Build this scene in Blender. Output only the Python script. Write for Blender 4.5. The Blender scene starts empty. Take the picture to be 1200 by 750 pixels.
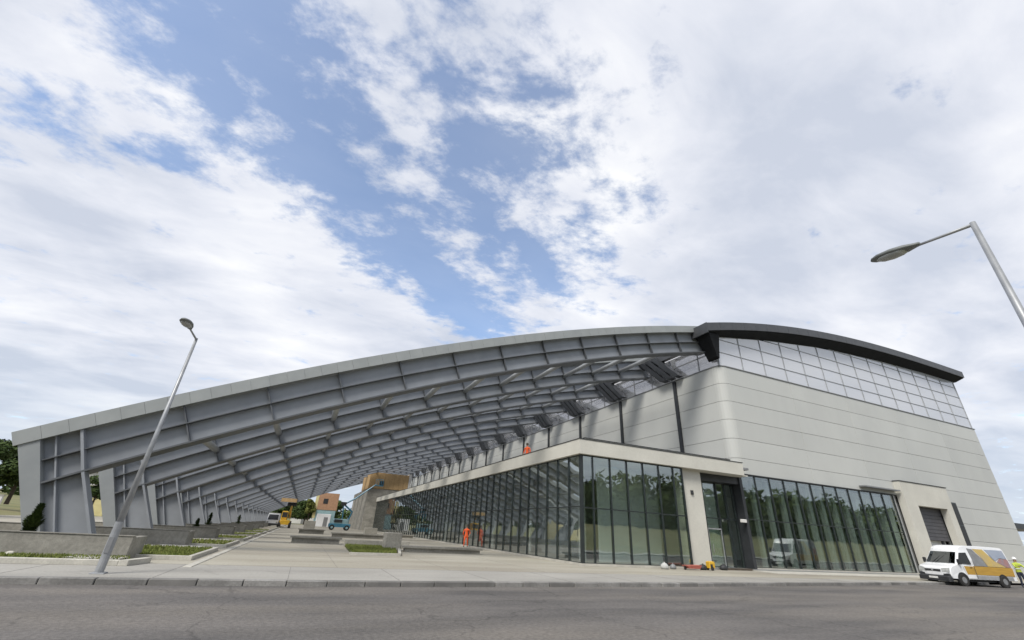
import bpy, bmesh, math, random
from mathutils import Vector, Matrix
random.seed(7)
S = bpy.context.scene
COL = S.collection

# ------------------------------------------------------------ camera
H = 1.45
def cam_axes():
    yaw, pitch, roll = .394673, .461048, -.05829
    F = Vector((math.sin(yaw)*math.cos(pitch), math.cos(yaw)*math.cos(pitch), math.sin(pitch)))
    Rt = Vector((math.cos(yaw), -math.sin(yaw), 0))
    D = F.cross(Rt)
    c, s = math.cos(roll), math.sin(roll)
    return c*Rt + s*D, -s*Rt + c*D, F
cr, cd, cf = cam_axes()
cam = bpy.data.cameras.new('camera'); camo = bpy.data.objects.new('camera', cam); COL.objects.link(camo)
camo.matrix_world = Matrix(((cr.x, -cd.x, -cf.x, 0), (cr.y, -cd.y, -cf.y, 0), (cr.z, -cd.z, -cf.z, H), (0, 0, 0, 1)))
cam.sensor_width = 36; cam.sensor_fit = 'HORIZONTAL'; cam.lens = 498.32/1200*36
cam.clip_start = .1; cam.clip_end = 6000
S.camera = camo

# ------------------------------------------------------------ sky and sun
SUN_EL, SUN_AZ = math.radians(48), math.radians(-130)      # azimuth from +Y towards +X
SUN_STR, SUN_ANG, SKY_STR, EXPO = 2.3, 20, .15, 0.60
CLOUD = .77
S.view_settings.view_transform = 'Standard'; S.view_settings.look = 'None'
S.view_settings.exposure = EXPO; S.view_settings.gamma = 1; S.view_settings.use_curve_mapping = False
sl = bpy.data.lights.new('sun', 'SUN'); sl.energy = SUN_STR; sl.angle = math.radians(SUN_ANG); sl.color = (1, .96, .9)
so = bpy.data.objects.new('sun', sl); COL.objects.link(so)
sd = Vector((math.sin(SUN_AZ)*math.cos(SUN_EL), math.cos(SUN_AZ)*math.cos(SUN_EL), math.sin(SUN_EL)))
so.rotation_euler = sd.to_track_quat('Z', 'Y').to_euler(); so.location = sd*200

W = bpy.data.worlds.new('World'); S.world = W; W.use_nodes = True
nt = W.node_tree; nt.nodes.clear()
def N(t, **k):
    n = nt.nodes.new(t)
    for a, b in k.items(): setattr(n, a, b)
    return n
def LK(a, b): nt.links.new(a, b)
def mth(op, a, b=None, c=None, clamp=False):
    n = N('ShaderNodeMath', operation=op); n.use_clamp = clamp
    for i, v in enumerate((a, b, c)):
        if v is None: continue
        if hasattr(v, 'is_output'): LK(v, n.inputs[i])
        else: n.inputs[i].default_value = v
    return n.outputs[0]
def vmth(op, a, b=None):
    n = N('ShaderNodeVectorMath', operation=op)
    for i, v in enumerate((a, b)):
        if v is None: continue
        if hasattr(v, 'is_output'): LK(v, n.inputs[i])
        else: n.inputs[i].default_value = v
    return n
sky = N('ShaderNodeTexSky', sky_type='NISHITA'); sky.sun_disc = False
sky.sun_elevation = SUN_EL; sky.sun_rotation = SUN_AZ; sky.altitude = 100; sky.air_density = 1.0; sky.dust_density = .6; sky.ozone_density = 2.2
tc = N('ShaderNodeTexCoord'); nrm = vmth('NORMALIZE', tc.outputs['Generated'])
sx = N('ShaderNodeSeparateXYZ'); LK(nrm.outputs[0], sx.inputs[0])
zz = mth('ADD', mth('MAXIMUM', sx.outputs[2], 0.0), .12)
px = mth('DIVIDE', sx.outputs[0], zz); py = mth('DIVIDE', sx.outputs[1], zz)
cb = N('ShaderNodeCombineXYZ'); LK(px, cb.inputs[0]); LK(py, cb.inputs[1]); P = cb.outputs[0]
def noise(vec, scale, detail=8, rough=.55, dist=0.0, off=(0, 0, 0), rot=0, st=(1, 1, 1)):
    m = N('ShaderNodeMapping'); LK(vec, m.inputs[0]); m.inputs['Location'].default_value = off
    m.inputs['Rotation'].default_value = (0, 0, rot); m.inputs['Scale'].default_value = st
    n = N('ShaderNodeTexNoise'); LK(m.outputs[0], n.inputs['Vector'])
    n.inputs['Scale'].default_value = scale; n.inputs['Detail'].default_value = detail
    n.inputs['Roughness'].default_value = rough; n.inputs['Distortion'].default_value = dist
    return n.outputs[0]
def seg(ax, ay, bx, by, w):          # 1 on a break in the cloud deck, falling to 0 over w
    bl = math.hypot(bx-ax, by-ay); dx, dy = (bx-ax)/bl, (by-ay)/bl
    rx = mth('SUBTRACT', px, ax); ry = mth('SUBTRACT', py, ay)
    t = mth('ADD', mth('MULTIPLY', rx, dx), mth('MULTIPLY', ry, dy))
    t = mth('MINIMUM', mth('MAXIMUM', t, 0.0), bl)
    ex = mth('SUBTRACT', rx, mth('MULTIPLY', t, dx)); ey = mth('SUBTRACT', ry, mth('MULTIPLY', t, dy))
    d = mth('SQRT', mth('ADD', mth('MULTIPLY', ex, ex), mth('MULTIPLY', ey, ey)))
    return mth('SUBTRACT', 1.0, mth('DIVIDE', d, w), clamp=True)
gap = mth('MAXIMUM', seg(-.42, .56, -.24, .86, .42), seg(-.24, .86, .52, 1.56, .36))
gap = mth('MAXIMUM', gap, mth('MULTIPLY', seg(-.02, .52, .54, 1.16, .50), .68))
gap = mth('MAXIMUM', gap, mth('MULTIPLY', seg(.46, 1.02, .62, 1.16, .16), .9))
gap = mth('MAXIMUM', gap, mth('MULTIPLY', seg(-.9, 1.12, -.45, 1.12, .22), .5))
gap = mth('MAXIMUM', gap, mth('MULTIPLY', seg(-1.2, -2.2, .9, -1.5, .6), .8))
gap = mth('MAXIMUM', gap, mth('MULTIPLY', seg(-2.6, .2, -1.6, -.9, .5), .8))
n1 = noise(P, 4.6, 10, .58, .25, (3.1, 1.7, 0), .75, (1, 1.5, 1))
n2 = noise(P, 13, 8, .66, .1, (7.7, 2.2, 0), .75, (1, 1.2, 1))
n3 = noise(P, 1.3, 5, .5, .4, (1.3, 9.1, 0))
cov = mth('ADD', mth('MULTIPLY', mth('SUBTRACT', n1, .5), 3.6), mth('MULTIPLY', mth('SUBTRACT', n2, .5), 1.9))
cov = mth('ADD', cov, mth('MULTIPLY', mth('SUBTRACT', n3, .5), .8))
cov = mth('ADD', cov, 1.12)
cov = mth('SUBTRACT', cov, mth('MULTIPLY', gap, 1.75))
cr_ = N('ShaderNodeMapRange', interpolation_type='SMOOTHSTEP'); LK(cov, cr_.inputs[0])
cr_.inputs[1].default_value = -.28; cr_.inputs[2].default_value = .78; cr_.inputs[3].default_value = .16; cr_.inputs[4].default_value = .97
# cloud body: thick parts shade to a soft lavender grey
thick = mth('ADD', mth('MULTIPLY', n3, .75), mth('MULTIPLY', noise(P, 2.2, 9, .58, .3, (5, 5, 0), .6, (1, 1.8, 1)), .55))
rmp = N('ShaderNodeValToRGB'); LK(thick, rmp.inputs[0])
e = rmp.color_ramp.elements; e[0].position = .47; e[0].color = (.88, .885, .90, 1); e[1].position = .80; e[1].color = (.54, .58, .67, 1)
m_ = rmp.color_ramp.elements.new(.62); m_.color = (.73, .75, .81, 1)
# far cloud near the horizon goes blue-grey, as air does
hz = N('ShaderNodeMapRange'); LK(sx.outputs[2], hz.inputs[0]); hz.inputs[1].default_value = 0; hz.inputs[2].default_value = .26; hz.inputs[3].default_value = .85; hz.inputs[4].default_value = 0
mh = N('ShaderNodeMix', data_type='RGBA'); LK(hz.outputs[0], mh.inputs[0]); LK(rmp.outputs[0], mh.inputs[6]); mh.inputs[7].default_value = (.47, .55, .66, 1)
sm = N('ShaderNodeVectorMath', operation='SCALE'); LK(sky.outputs[0], sm.inputs[0]); sm.inputs[3].default_value = 1
cs = N('ShaderNodeVectorMath', operation='SCALE'); LK(mh.outputs[2], cs.inputs[0]); cs.inputs[3].default_value = CLOUD/SKY_STR
mx = N('ShaderNodeMix', data_type='RGBA'); LK(cr_.outputs[0], mx.inputs[0]); LK(sm.outputs[0], mx.inputs[6]); LK(cs.outputs[0], mx.inputs[7])
bg = N('ShaderNodeBackground'); LK(mx.outputs[2], bg.inputs[0]); bg.inputs[1].default_value = SKY_STR
wo = N('ShaderNodeOutputWorld'); LK(bg.outputs[0], wo.inputs[0])

# ------------------------------------------------------------ materials
def mat(name, c1, c2=None, scale=4.0, rough=.7, metal=0.0, bump=0.0, bscale=None, detail=6, stretch=(1, 1, 1), c3=None, s3=.3, amt3=.5, spec=.5, lo=.35, hi=.65, coord='Object', grain=0.0, gs=18, rnd=0.0, crack=0.0):
    m = bpy.data.materials.new(name); m.use_nodes = True; t = m.node_tree; b = t.nodes['Principled BSDF']
    b.inputs['Roughness'].default_value = rough; b.inputs['Metallic'].default_value = metal
    b.inputs['Specular IOR Level'].default_value = spec
    c2 = c2 or tuple(x*.82 for x in c1)
    g = t.nodes.new('ShaderNodeNewGeometry') if coord == 'World' else t.nodes.new('ShaderNodeTexCoord')
    co = g.outputs['Position'] if coord == 'World' else g.outputs['Object']
    mp = t.nodes.new('ShaderNodeMapping'); t.links.new(co, mp.inputs[0]); mp.inputs['Scale'].default_value = stretch
    n = t.nodes.new('ShaderNodeTexNoise'); t.links.new(mp.outputs[0], n.inputs['Vector']); n.inputs['Scale'].default_value = scale; n.inputs['Detail'].default_value = detail
    r = t.nodes.new('ShaderNodeMapRange'); t.links.new(n.outputs[0], r.inputs[0]); r.inputs[1].default_value = lo; r.inputs[2].default_value = hi
    x = t.nodes.new('ShaderNodeMix'); x.data_type = 'RGBA'; t.links.new(r.outputs[0], x.inputs[0]); x.inputs[6].default_value = (*c1, 1); x.inputs[7].default_value = (*c2, 1)
    out = x.outputs[2]
    if c3:
        n3_ = t.nodes.new('ShaderNodeTexNoise'); t.links.new(mp.outputs[0], n3_.inputs['Vector']); n3_.inputs['Scale'].default_value = s3; n3_.inputs['Detail'].default_value = 7
        r3 = t.nodes.new('ShaderNodeMapRange'); t.links.new(n3_.outputs[0], r3.inputs[0]); r3.inputs[1].default_value = .45; r3.inputs[2].default_value = .7; r3.inputs[4].default_value = amt3
        x3 = t.nodes.new('ShaderNodeMix'); x3.data_type = 'RGBA'; t.links.new(r3.outputs[0], x3.inputs[0]); t.links.new(out, x3.inputs[6]); x3.inputs[7].default_value = (*c3, 1); out = x3.outputs[2]
    def mul(o_, fac):
        v = t.nodes.new('ShaderNodeVectorMath'); v.operation = 'SCALE'; t.links.new(o_, v.inputs[0]); t.links.new(fac, v.inputs[3]); return v.outputs[0]
    if grain:
        for sc_, am in ((gs, grain), (gs*5, grain*.8)):
            gn = t.nodes.new('ShaderNodeTexNoise'); t.links.new(co, gn.inputs['Vector']); gn.inputs['Scale'].default_value = sc_; gn.inputs['Detail'].default_value = 3
            gr = t.nodes.new('ShaderNodeMapRange'); t.links.new(gn.outputs[0], gr.inputs[0]); gr.inputs[1].default_value = .3; gr.inputs[2].default_value = .7; gr.inputs[3].default_value = 1-am; gr.inputs[4].default_value = 1+am; out = mul(out, gr.outputs[0])
    if rnd:
        oi = t.nodes.new('ShaderNodeObjectInfo'); gr = t.nodes.new('ShaderNodeMapRange'); t.links.new(oi.outputs['Random'], gr.inputs[0]); gr.inputs[3].default_value = 1-rnd; gr.inputs[4].default_value = 1+rnd*.6; out = mul(out, gr.outputs[0])
    if crack:
        wn = t.nodes.new('ShaderNodeTexNoise'); t.links.new(co, wn.inputs['Vector']); wn.inputs['Scale'].default_value = 1.3; wn.inputs['Detail'].default_value = 6
        wa = t.nodes.new('ShaderNodeVectorMath'); wa.operation = 'MULTIPLY_ADD'; t.links.new(wn.outputs['Color'], wa.inputs[0]); wa.inputs[1].default_value = (1.4, 1.4, 0); t.links.new(co, wa.inputs[2])
        vo = t.nodes.new('ShaderNodeTexVoronoi'); vo.feature = 'DISTANCE_TO_EDGE'; t.links.new(wa.outputs[0], vo.inputs['Vector']); vo.inputs['Scale'].default_value = .23
        cm = t.nodes.new('ShaderNodeMapRange'); t.links.new(vo.outputs['Distance'], cm.inputs[0]); cm.inputs[1].default_value = .002; cm.inputs[2].default_value = .007; cm.inputs[3].default_value = 1-crack; cm.inputs[4].default_value = 1; out = mul(out, cm.outputs[0])
    t.links.new(out, b.inputs['Base Color'])
    if bump:
        bn = t.nodes.new('ShaderNodeTexNoise'); t.links.new(co, bn.inputs['Vector']); bn.inputs['Scale'].default_value = bscale or scale*6; bn.inputs['Detail'].default_value = 5
        bu = t.nodes.new('ShaderNodeBump'); bu.inputs['Strength'].default_value = bump; bu.inputs['Distance'].default_value = .02
        t.links.new(bn.outputs[0], bu.inputs['Height']); t.links.new(bu.outputs[0], b.inputs['Normal'])
    return m
def glass(name, tint, refl=.3, rough=0.0, glossc=(.92, .95, .95), dcol=None, dfac=0.0, wav=0.0):
    m = bpy.data.materials.new(name); m.use_nodes = True; t = m.node_tree
    for n in list(t.nodes): t.nodes.remove(n)
    o = t.nodes.new('ShaderNodeOutputMaterial'); tr = t.nodes.new('ShaderNodeBsdfTransparent'); tr.inputs[0].default_value = (*tint, 1)
    gl = t.nodes.new('ShaderNodeBsdfGlossy'); gl.inputs[0].default_value = (*glossc, 1); gl.inputs['Roughness'].default_value = rough
    lw = t.nodes.new('ShaderNodeLayerWeight'); lw.inputs[0].default_value = .5
    fr = t.nodes.new('ShaderNodeMath'); fr.operation = 'POWER'; fr.inputs[1].default_value = 5; t.links.new(lw.outputs['Facing'], fr.inputs[0])
    ma = t.nodes.new('ShaderNodeMath'); ma.operation = 'MULTIPLY_ADD'; ma.inputs[1].default_value = 1-refl; ma.inputs[2].default_value = refl; ma.use_clamp = True
    t.links.new(fr.outputs[0], ma.inputs[0])
    base = tr.outputs[0]
    if dfac:
        df = t.nodes.new('ShaderNodeBsdfDiffuse'); df.inputs[0].default_value = (*dcol, 1)
        mm = t.nodes.new('ShaderNodeMixShader'); mm.inputs[0].default_value = dfac; t.links.new(base, mm.inputs[1]); t.links.new(df.outputs[0], mm.inputs[2]); base = mm.outputs[0]
    if wav:
        g = t.nodes.new('ShaderNodeNewGeometry'); n = t.nodes.new('ShaderNodeTexNoise'); n.inputs['Scale'].default_value = .9; n.inputs['Detail'].default_value = 1
        t.links.new(g.outputs['Position'], n.inputs['Vector']); bu = t.nodes.new('ShaderNodeBump'); bu.inputs['Strength'].default_value = 1; bu.inputs['Distance'].default_value = wav
        t.links.new(n.outputs[0], bu.inputs['Height']); t.links.new(bu.outputs[0], gl.inputs['Normal'])
    ms = t.nodes.new('ShaderNodeMixShader'); t.links.new(ma.outputs[0], ms.inputs[0]); t.links.new(base, ms.inputs[1]); t.links.new(gl.outputs[0], ms.inputs[2])
    t.links.new(ms.outputs[0], o.inputs[0]); return m
M = {}
M['railshade'] = mat('shade_toned_steel_edge', (.12, .127, .136), (.09, .096, .104), 1.2, .55, spec=.3)  # steel grey darkened so flange undersides and stiffeners read as shaded
M['steel'] = mat('grey_steel_paint', (.27, .287, .31), (.232, .247, .268), 1.2, .5, bump=.05, bscale=6, c3=(.19, .195, .20), s3=.9, amt3=.35, rnd=.06)
M['pipe'] = mat('pale_pipe_paint', (.34, .35, .35), (.28, .29, .29), 2, .4, rnd=.1)
M['fascia'] = mat('fascia_panel', (.30, .315, .31), (.265, .28, .277), 1.5, .45, bump=.04, rnd=.03)
M['black'] = mat('anthracite_metal', (.035, .038, .042), (.025, .027, .03), 2, .45)
M['roofband'] = mat('anthracite_roof_edge', (.06, .062, .066), (.045, .048, .052), 2, .45)
M['soffit'] = mat('black_soffit', (.018, .019, .021), (.013, .014, .015), 2, .8, spec=.15)
M['clad'] = mat('pale_grey_cladding', (.50, .505, .475), (.46, .465, .44), .35, .5, c3=(.43, .44, .42), s3=.12, amt3=.4, bump=.03, coord='World', stretch=(1, 1, .5), rnd=.045)
M['cladback'] = mat('cladding_rail', (.16, .165, .16), None, 2, .8)
M['cream'] = mat('cream_render', (.58, .565, .50), (.53, .515, .455), .8, .8, c3=(.48, .47, .42), s3=.5, amt3=.4, bump=.1, bscale=30, grain=.05)
M['frame'] = mat('dark_green_frame', (.025, .032, .032), (.02, .025, .026), 3, .35)
M['alu'] = mat('light_aluminium', (.42, .43, .44), None, 3, .35, .3)
M['glass'] = glass('tinted_glass', (.88, .93, .90), .19, wav=.004)
M['glassside'] = glass('tinted_side_glass', (.93, .96, .95), .24, wav=.004)
M['opal'] = glass('clerestory_glass', (.6, .6, .63), .22, .06, (.9, .91, .94), (.64, .655, .68), .82)
M['opalside'] = glass('translucent_clerestory_glass', (.95, .95, .95), .16, .05, (.93, .93, .95))
M['legflange'] = mat('leg_flange_paint', (.27, .285, .285), (.23, .245, .25), 1, .5)
M['asphalt'] = mat('asphalt', (.138, .127, .117), (.080, .075, .071), .55, .85, bump=.6, bscale=30, detail=12, c3=(.185, .165, .14), s3=.22, amt3=.9, stretch=(.35, 1.6, 1), coord='World', grain=.22, gs=14, crack=.28)
M['sidewalk'] = mat('sidewalk_paving', (.36, .345, .31), (.305, .292, .262), .6, .85, bump=.25, bscale=30, detail=9, c3=(.22, .21, .19), s3=.2, amt3=.6, stretch=(.6, 1.4, 1), coord='World', grain=.10, gs=16, crack=.12)
M['forecourt'] = mat('forecourt_concrete', (.40, .375, .31), (.31, .285, .225), .35, .85, bump=.25, bscale=25, detail=10, c3=(.20, .175, .14), s3=.10, amt3=.7, stretch=(.45, 1.5, 1), coord='World', grain=.10, gs=12, crack=.1)
M['kerb'] = mat('kerb_stone', (.27, .262, .245), (.20, .193, .18), 1.2, .85, bump=.3, bscale=25, c3=(.10, .098, .092), s3=.8, amt3=.75, coord='World', grain=.14, rnd=.12)
M['kerbdark'] = mat('damp_kerb_stone', (.19, .183, .17), (.12, .116, .108), 1.5, .8, bump=.3, bscale=25, coord='World')
M['kerblight'] = mat('pale_edging', (.50, .48, .42), (.38, .365, .32), 1.5, .8, bump=.2, bscale=25, coord='World', grain=.1, rnd=.06)
M['concrete'] = mat('raw_concrete', (.33, .315, .275), (.25, .238, .205), .9, .85, bump=.3, bscale=14, c3=(.14, .135, .115), s3=.5, amt3=.6, coord='World', stretch=(1, 1, 2), grain=.14, gs=9, rnd=.06)
M['concdark'] = mat('dark_concrete', (.05, .045, .042), (.03, .028, .026), 1, .85, bump=.3)
M['soil'] = mat('brown_soil', (.23, .185, .125), (.15, .12, .075), 1.5, .95, bump=.8, bscale=12, c3=(.12, .13, .045), s3=.7, amt3=.7, coord='World')
M['turf'] = mat('turf_base', (.085, .105, .022), (.06, .078, .018), 2.5, .95, bump=.8, bscale=20, c3=(.14, .12, .05), s3=.8, amt3=.6, coord='World')
M['meadow'] = mat('meadow', (.19, .18, .075), (.12, .13, .05), .12, .95, bump=.6, bscale=3, c3=(.18, .155, .07), s3=.04, amt3=.7, coord='World')
M['blade'] = mat('grass_blade', (.11, .15, .02), (.16, .17, .04), 5, .8)
def leafmat(name, a, b):
    m = mat(name, a, b, 1.6, .75, lo=.4, hi=.6, coord='World', spec=.25); return m
M['leafd'] = leafmat('dark_leaf', (.028, .05, .014), (.06, .09, .022))
M['leafm'] = leafmat('mid_leaf', (.055, .085, .02), (.10, .13, .03))
M['leafy'] = leafmat('yellow_leaf', (.11, .14, .03), (.17, .18, .05))
M['bark'] = mat('bark', (.09, .07, .05), (.05, .04, .03), 5, .95, bump=.6)
M['galv'] = mat('galvanised_steel', (.36, .37, .38), (.28, .29, .30), 5, .45, .35)
M['lamphead'] = mat('lamp_housing', (.17, .18, .175), (.13, .14, .135), 4, .5)
M['lens'] = mat('lamp_lens', (.42, .43, .42), (.3, .31, .3), 6, .15)
M['white'] = mat('white_vehicle_paint', (.78, .79, .80), (.70, .71, .72), 1.5, .25)
M['whitewall'] = mat('white_wall', (.66, .65, .62), (.56, .55, .52), .5, .85)
M['yellow'] = mat('yellow_paint', (.62, .38, .03), (.52, .30, .03), 2, .4)
M['gold'] = mat('ochre_side_board', (.50, .30, .05), (.40, .235, .045), 3, .5, stretch=(.4, 1, 6))
M['printochre'] = mat('printed_ochre', (.42, .33, .17), (.50, .36, .10), 2.2, .4)
M['printred'] = mat('printed_red_brown', (.36, .15, .12), (.25, .20, .22), 2.5, .4)
M['printblue'] = mat('printed_grey_blue', (.33, .36, .42), (.27, .31, .38), 1.5, .4)
M['rubber'] = mat('tyre_rubber', (.02, .02, .02), (.03, .028, .026), 5, .9)
M['dark'] = mat('dark_plastic', (.03, .032, .035), None, 4, .6)
M['midgrey'] = mat('mid_grey_metal', (.22, .225, .23), None, 4, .5)
M['vanglass'] = glass('vehicle_glass', (.12, .14, .15), .25)
M['plate'] = mat('number_plate', (.75, .75, .73), None, 3, .4)
M['red'] = mat('red_lamp', (.5, .03, .02), None, 3, .3)
M['orange'] = mat('orange_workwear', (.85, .13, .03), (.70, .10, .025), 6, .8)
M['hivis'] = mat('yellow_vest', (.50, .60, .08), (.40, .48, .06), 6, .8)
M['navy'] = mat('dark_trousers', (.03, .035, .06), None, 6, .9)
M['skin'] = mat('skin', (.45, .27, .18), None, 6, .6)
M['helmet'] = mat('white_helmet', (.8, .8, .78), None, 3, .3)
M['blue'] = mat('blue_machine_paint', (.06, .22, .32), (.04, .16, .25), 2, .4)
M['paleblue'] = mat('pale_blue_paint', (.30, .45, .47), (.24, .37, .40), 2, .5)
M['osb'] = mat('ochre_board', (.46, .31, .15), (.39, .26, .125), 2, .8, stretch=(2, 1, .4), coord='World')
M['osbred'] = mat('orange_board', (.42, .25, .15), (.35, .20, .12), 2, .8)
M['yhouse'] = mat('pale_yellow_render', (.62, .55, .28), (.55, .48, .24), 1, .85)
M['interior'] = mat('interior_wall', (.74, .75, .74), (.68, .70, .69), .5, .8, coord='World')
M['midpost'] = mat('reflection_post_pale', (.42, .44, .43), (.36, .38, .37), .5, .8)
M['intfloor'] = mat('interior_floor', (.25, .25, .24), None, 1, .35)
M['intceil'] = mat('interior_ceiling', (.72, .72, .70), None, 1, .8)
M['shutter'] = mat('dark_shutter', (.075, .075, .085), None, 3, .5)
M['redhose'] = mat('red_tube', (.55, .16, .12), (.45, .12, .09), 4, .5)
M['bag'] = mat('pale_bag', (.50, .50, .48), None, 8, .8, bump=.4)

# ------------------------------------------------------------ mesh helpers
class MB:
    def __init__(s): s.v = []; s.f = []; s.m = []; s.k = 0
    def box(s, a, b, mi=0, rz=0, c=None):
        x0, y0, z0 = a; x1, y1, z1 = b
        p = [(x0, y0, z0), (x1, y0, z0), (x1, y1, z0), (x0, y1, z0), (x0, y0, z1), (x1, y0, z1), (x1, y1, z1), (x0, y1, z1)]
        if rz:
            cx, cy = c or ((x0+x1)/2, (y0+y1)/2); co, si = math.cos(rz), math.sin(rz)
            p = [(cx+(x-cx)*co-(y-cy)*si, cy+(x-cx)*si+(y-cy)*co, z) for x, y, z in p]
        return s.hexa(p, mi)
    def hexa(s, p, mi=0):
        k = len(s.v); s.v += [tuple(q) for q in p]
        for f in ((0, 3, 2, 1), (4, 5, 6, 7), (0, 1, 5, 4), (1, 2, 6, 5), (2, 3, 7, 6), (3, 0, 4, 7)): s.f.append(tuple(k+i for i in f)); s.m.append(mi)
        return s
    def cbox(s, a, b, ch, mi=0):          # box with chamfered vertical and top edges
        x0, y0, z0 = a; x1, y1, z1 = b; rings = []
        for z, i in ((z0, 0), (z1-ch, 0), (z1, ch)):
            X0, X1, Y0, Y1 = x0+i, x1-i, y0+i, y1-i; q = ch
            rings.append([(X0+q, Y0, z), (X1-q, Y0, z), (X1, Y0+q, z), (X1, Y1-q, z), (X1-q, Y1, z), (X0+q, Y1, z), (X0, Y1-q, z), (X0, Y0+q, z)])
        s.loft(rings, mi=mi); return s
    def loft(s, rings, cap=True, closed=True, mi=0):
        k = len(s.v); n = len(rings[0])
        for r in rings: s.v += [tuple(q) for q in r]
        for i in range(len(rings)-1):
            for j in range(n if closed else n-1):
                a = k+i*n+j; b = k+i*n+(j+1) % n; s.f.append((a, b, b+n, a+n)); s.m.append(mi)
        if cap and closed:
            s.f.append(tuple(k+j for j in reversed(range(n)))); s.m.append(mi)
            s.f.append(tuple(k+(len(rings)-1)*n+j for j in range(n))); s.m.append(mi)
        return s
    def tube(s, pts, r, n=8, mi=0, cap=True):
        pts = [Vector(p) for p in pts]; rings = []
        rr = r if isinstance(r, (list, tuple)) else [r]*len(pts)
        for i, p in enumerate(pts):
            d = (pts[min(i+1, len(pts)-1)]-pts[max(i-1, 0)]).normalized()
            u = d.cross(Vector((0, 0, 1)) if abs(d.z) < .9 else Vector((1, 0, 0))).normalized(); w = d.cross(u)
            rings.append([p+(u*math.cos(2*math.pi*j/n)+w*math.sin(2*math.pi*j/n))*rr[i] for j in range(n)])
        return s.loft(rings, cap, mi=mi)
    def poly(s, prof, axis, a, b, mi=0):   # extrude a closed profile along an axis ('y': prof = (x,z); 'x': prof = (y,z); 'z': prof=(x,y))
        f = {'y': lambda p, t: (p[0], t, p[1]), 'x': lambda p, t: (t, p[0], p[1]), 'z': lambda p, t: (p[0], p[1], t)}[axis]
        return s.loft([[f(p, a) for p in prof], [f(p, b) for p in prof]], mi=mi)
    def mesh(s, name, mats):
        me = bpy.data.meshes.new(name); me.from_pydata(s.v, [], s.f)
        for m in (mats if isinstance(mats, (list, tuple)) else [mats]): me.materials.append(m)
        me.polygons.foreach_set('material_index', s.m)
        bm = bmesh.new(); bm.from_mesh(me); bmesh.ops.recalc_face_normals(bm, faces=bm.faces); bm.to_mesh(me); bm.free()
        return me
    def build(s, name, mats, parent=None, loc=(0, 0, 0), smooth=False):
        me = s.mesh(name, mats)
        if smooth: me.shade_smooth()
        return link(name, me, parent, loc)
def link(name, me, parent=None, loc=(0, 0, 0), rz=0):
    o = bpy.data.objects.new(name, me); COL.objects.link(o); o.parent = parent; o.location = loc; o.rotation_euler = (0, 0, rz); return o
def thing(name, label, cat, loc=(0, 0, 0), rz=0, group=None):
    o = link(name, None, None, loc, rz); o['label'] = label; o['category'] = cat
    if group: o['group'] = group
    return o
def tag(o, label, cat, group=None):
    o['label'] = label; o['category'] = cat
    if group: o['group'] = group
    return o
def struct(o): o['kind'] = 'structure'; return o
def stuff(o, label=None, cat=None):
    o['kind'] = 'stuff'
    if label: o['label'] = label; o['category'] = cat
    return o
def kids(o): return list(o.children)
def dup(o, loc=None, parent=None, label=None):
    c = o.copy(); COL.objects.link(c); c.parent = parent
    if loc is not None: c.location = loc
    if label: c['label'] = label
    for ch in kids(o): dup(ch, None, c)
    return c
BOXES = {}
def bx(name, a, b, m, parent=None, ch=0.0):
    """box part; alike sizes share one mesh"""
    d = tuple(round(b[i]-a[i], 4) for i in range(3)); key = (d, m.name, ch, name)
    if key not in BOXES:
        mb = MB()
        mb.cbox((0, 0, 0), d, ch) if ch else mb.box((0, 0, 0), d)
        BOXES[key] = mb.mesh(name, m)
    return link(name, BOXES[key], parent, a)

# ------------------------------------------------------------ ground
def kerb_y(x):
    if x < 1: return 14.2
    if x < 13: return 14.2+(x-1)*.7/12
    if x < 30: return 14.9+(x-13)*1.8/17
    return 16.7+(x-30)*.10
ZR = -.13
mb = MB()
gx = [-3000, -800, -260, -140, -90, -60, -45, -30, 0, 60, 100, 140, 260, 800, 3000]; gy = [-3000, -800, -200, -90, -55, -30, -14, 0, 20, 60, 80, 120, 170, 260, 800, 3000]
def gz(x, y):
    z = -.25
    if x < -30: z += min(2.6, (-30-x)*.07)*min(1, max(0, (y-30)/40))
    if y > 170: z += min(14, (y-170)*.03)*min(1, max(0, (60-x)/60+.2))
    if y < -12: z += min(5.5, (-12-y)*.10)
    return z
k = 0
for y in gy:
    for x in gx: mb.v.append((x, y, gz(x, y)))
for j in range(len(gy)-1):
    for i in range(len(gx)-1):
        a = j*len(gx)+i; mb.f.append((a, a+1, a+1+len(gx), a+len(gx))); mb.m.append(0)
struct(mb.build('ground', M['meadow']))
xs = [-320, -60]+list(range(-30, 64, 3))+[90, 320]
mb = MB(); n = len(xs)
for x in xs: mb.v += [(x, 2.9, ZR), (x, kerb_y(x)+.1, ZR)]
for i in range(n-1): mb.f.append((2*i, 2*i+2, 2*i+3, 2*i+1)); mb.m.append(0)
struct(mb.build('road', M['asphalt']))
def slab(name, m, x0, x1, fy0, fy1, top, thick=.2, step=3.0):
    mb = MB(); q = []; x = x0
    while x < x1-1e-6: q.append(x); x += step
    q.append(x1)
    rings = [[(x, fy0(x), top-thick), (x, fy1(x), top-thick), (x, fy1(x), top), (x, fy0(x), top)] for x in q]
    mb.loft(rings); return mb.build(name, m)
struct(slab('sidewalk', M['sidewalk'], -60, 90, lambda x: kerb_y(x)+.26, lambda x: 18.2, -.004))
struct(slab('near_pavement', M['sidewalk'], -60, 90, lambda x: -1.5, lambda x: 2.64, -.004))
struct(slab('forecourt', M['forecourt'], -60, 28.3, lambda x: 18.2, lambda x: 158, -.004))
struct(slab('side_yard', M['forecourt'], 28.3, 110, lambda x: 18.2, lambda x: 158, -.006, step=12))
struct(slab('terrace', M['kerblight'], 27.2, 47.8, lambda x: 20.7, lambda x: 23.3, .02, .1, 4))
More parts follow.
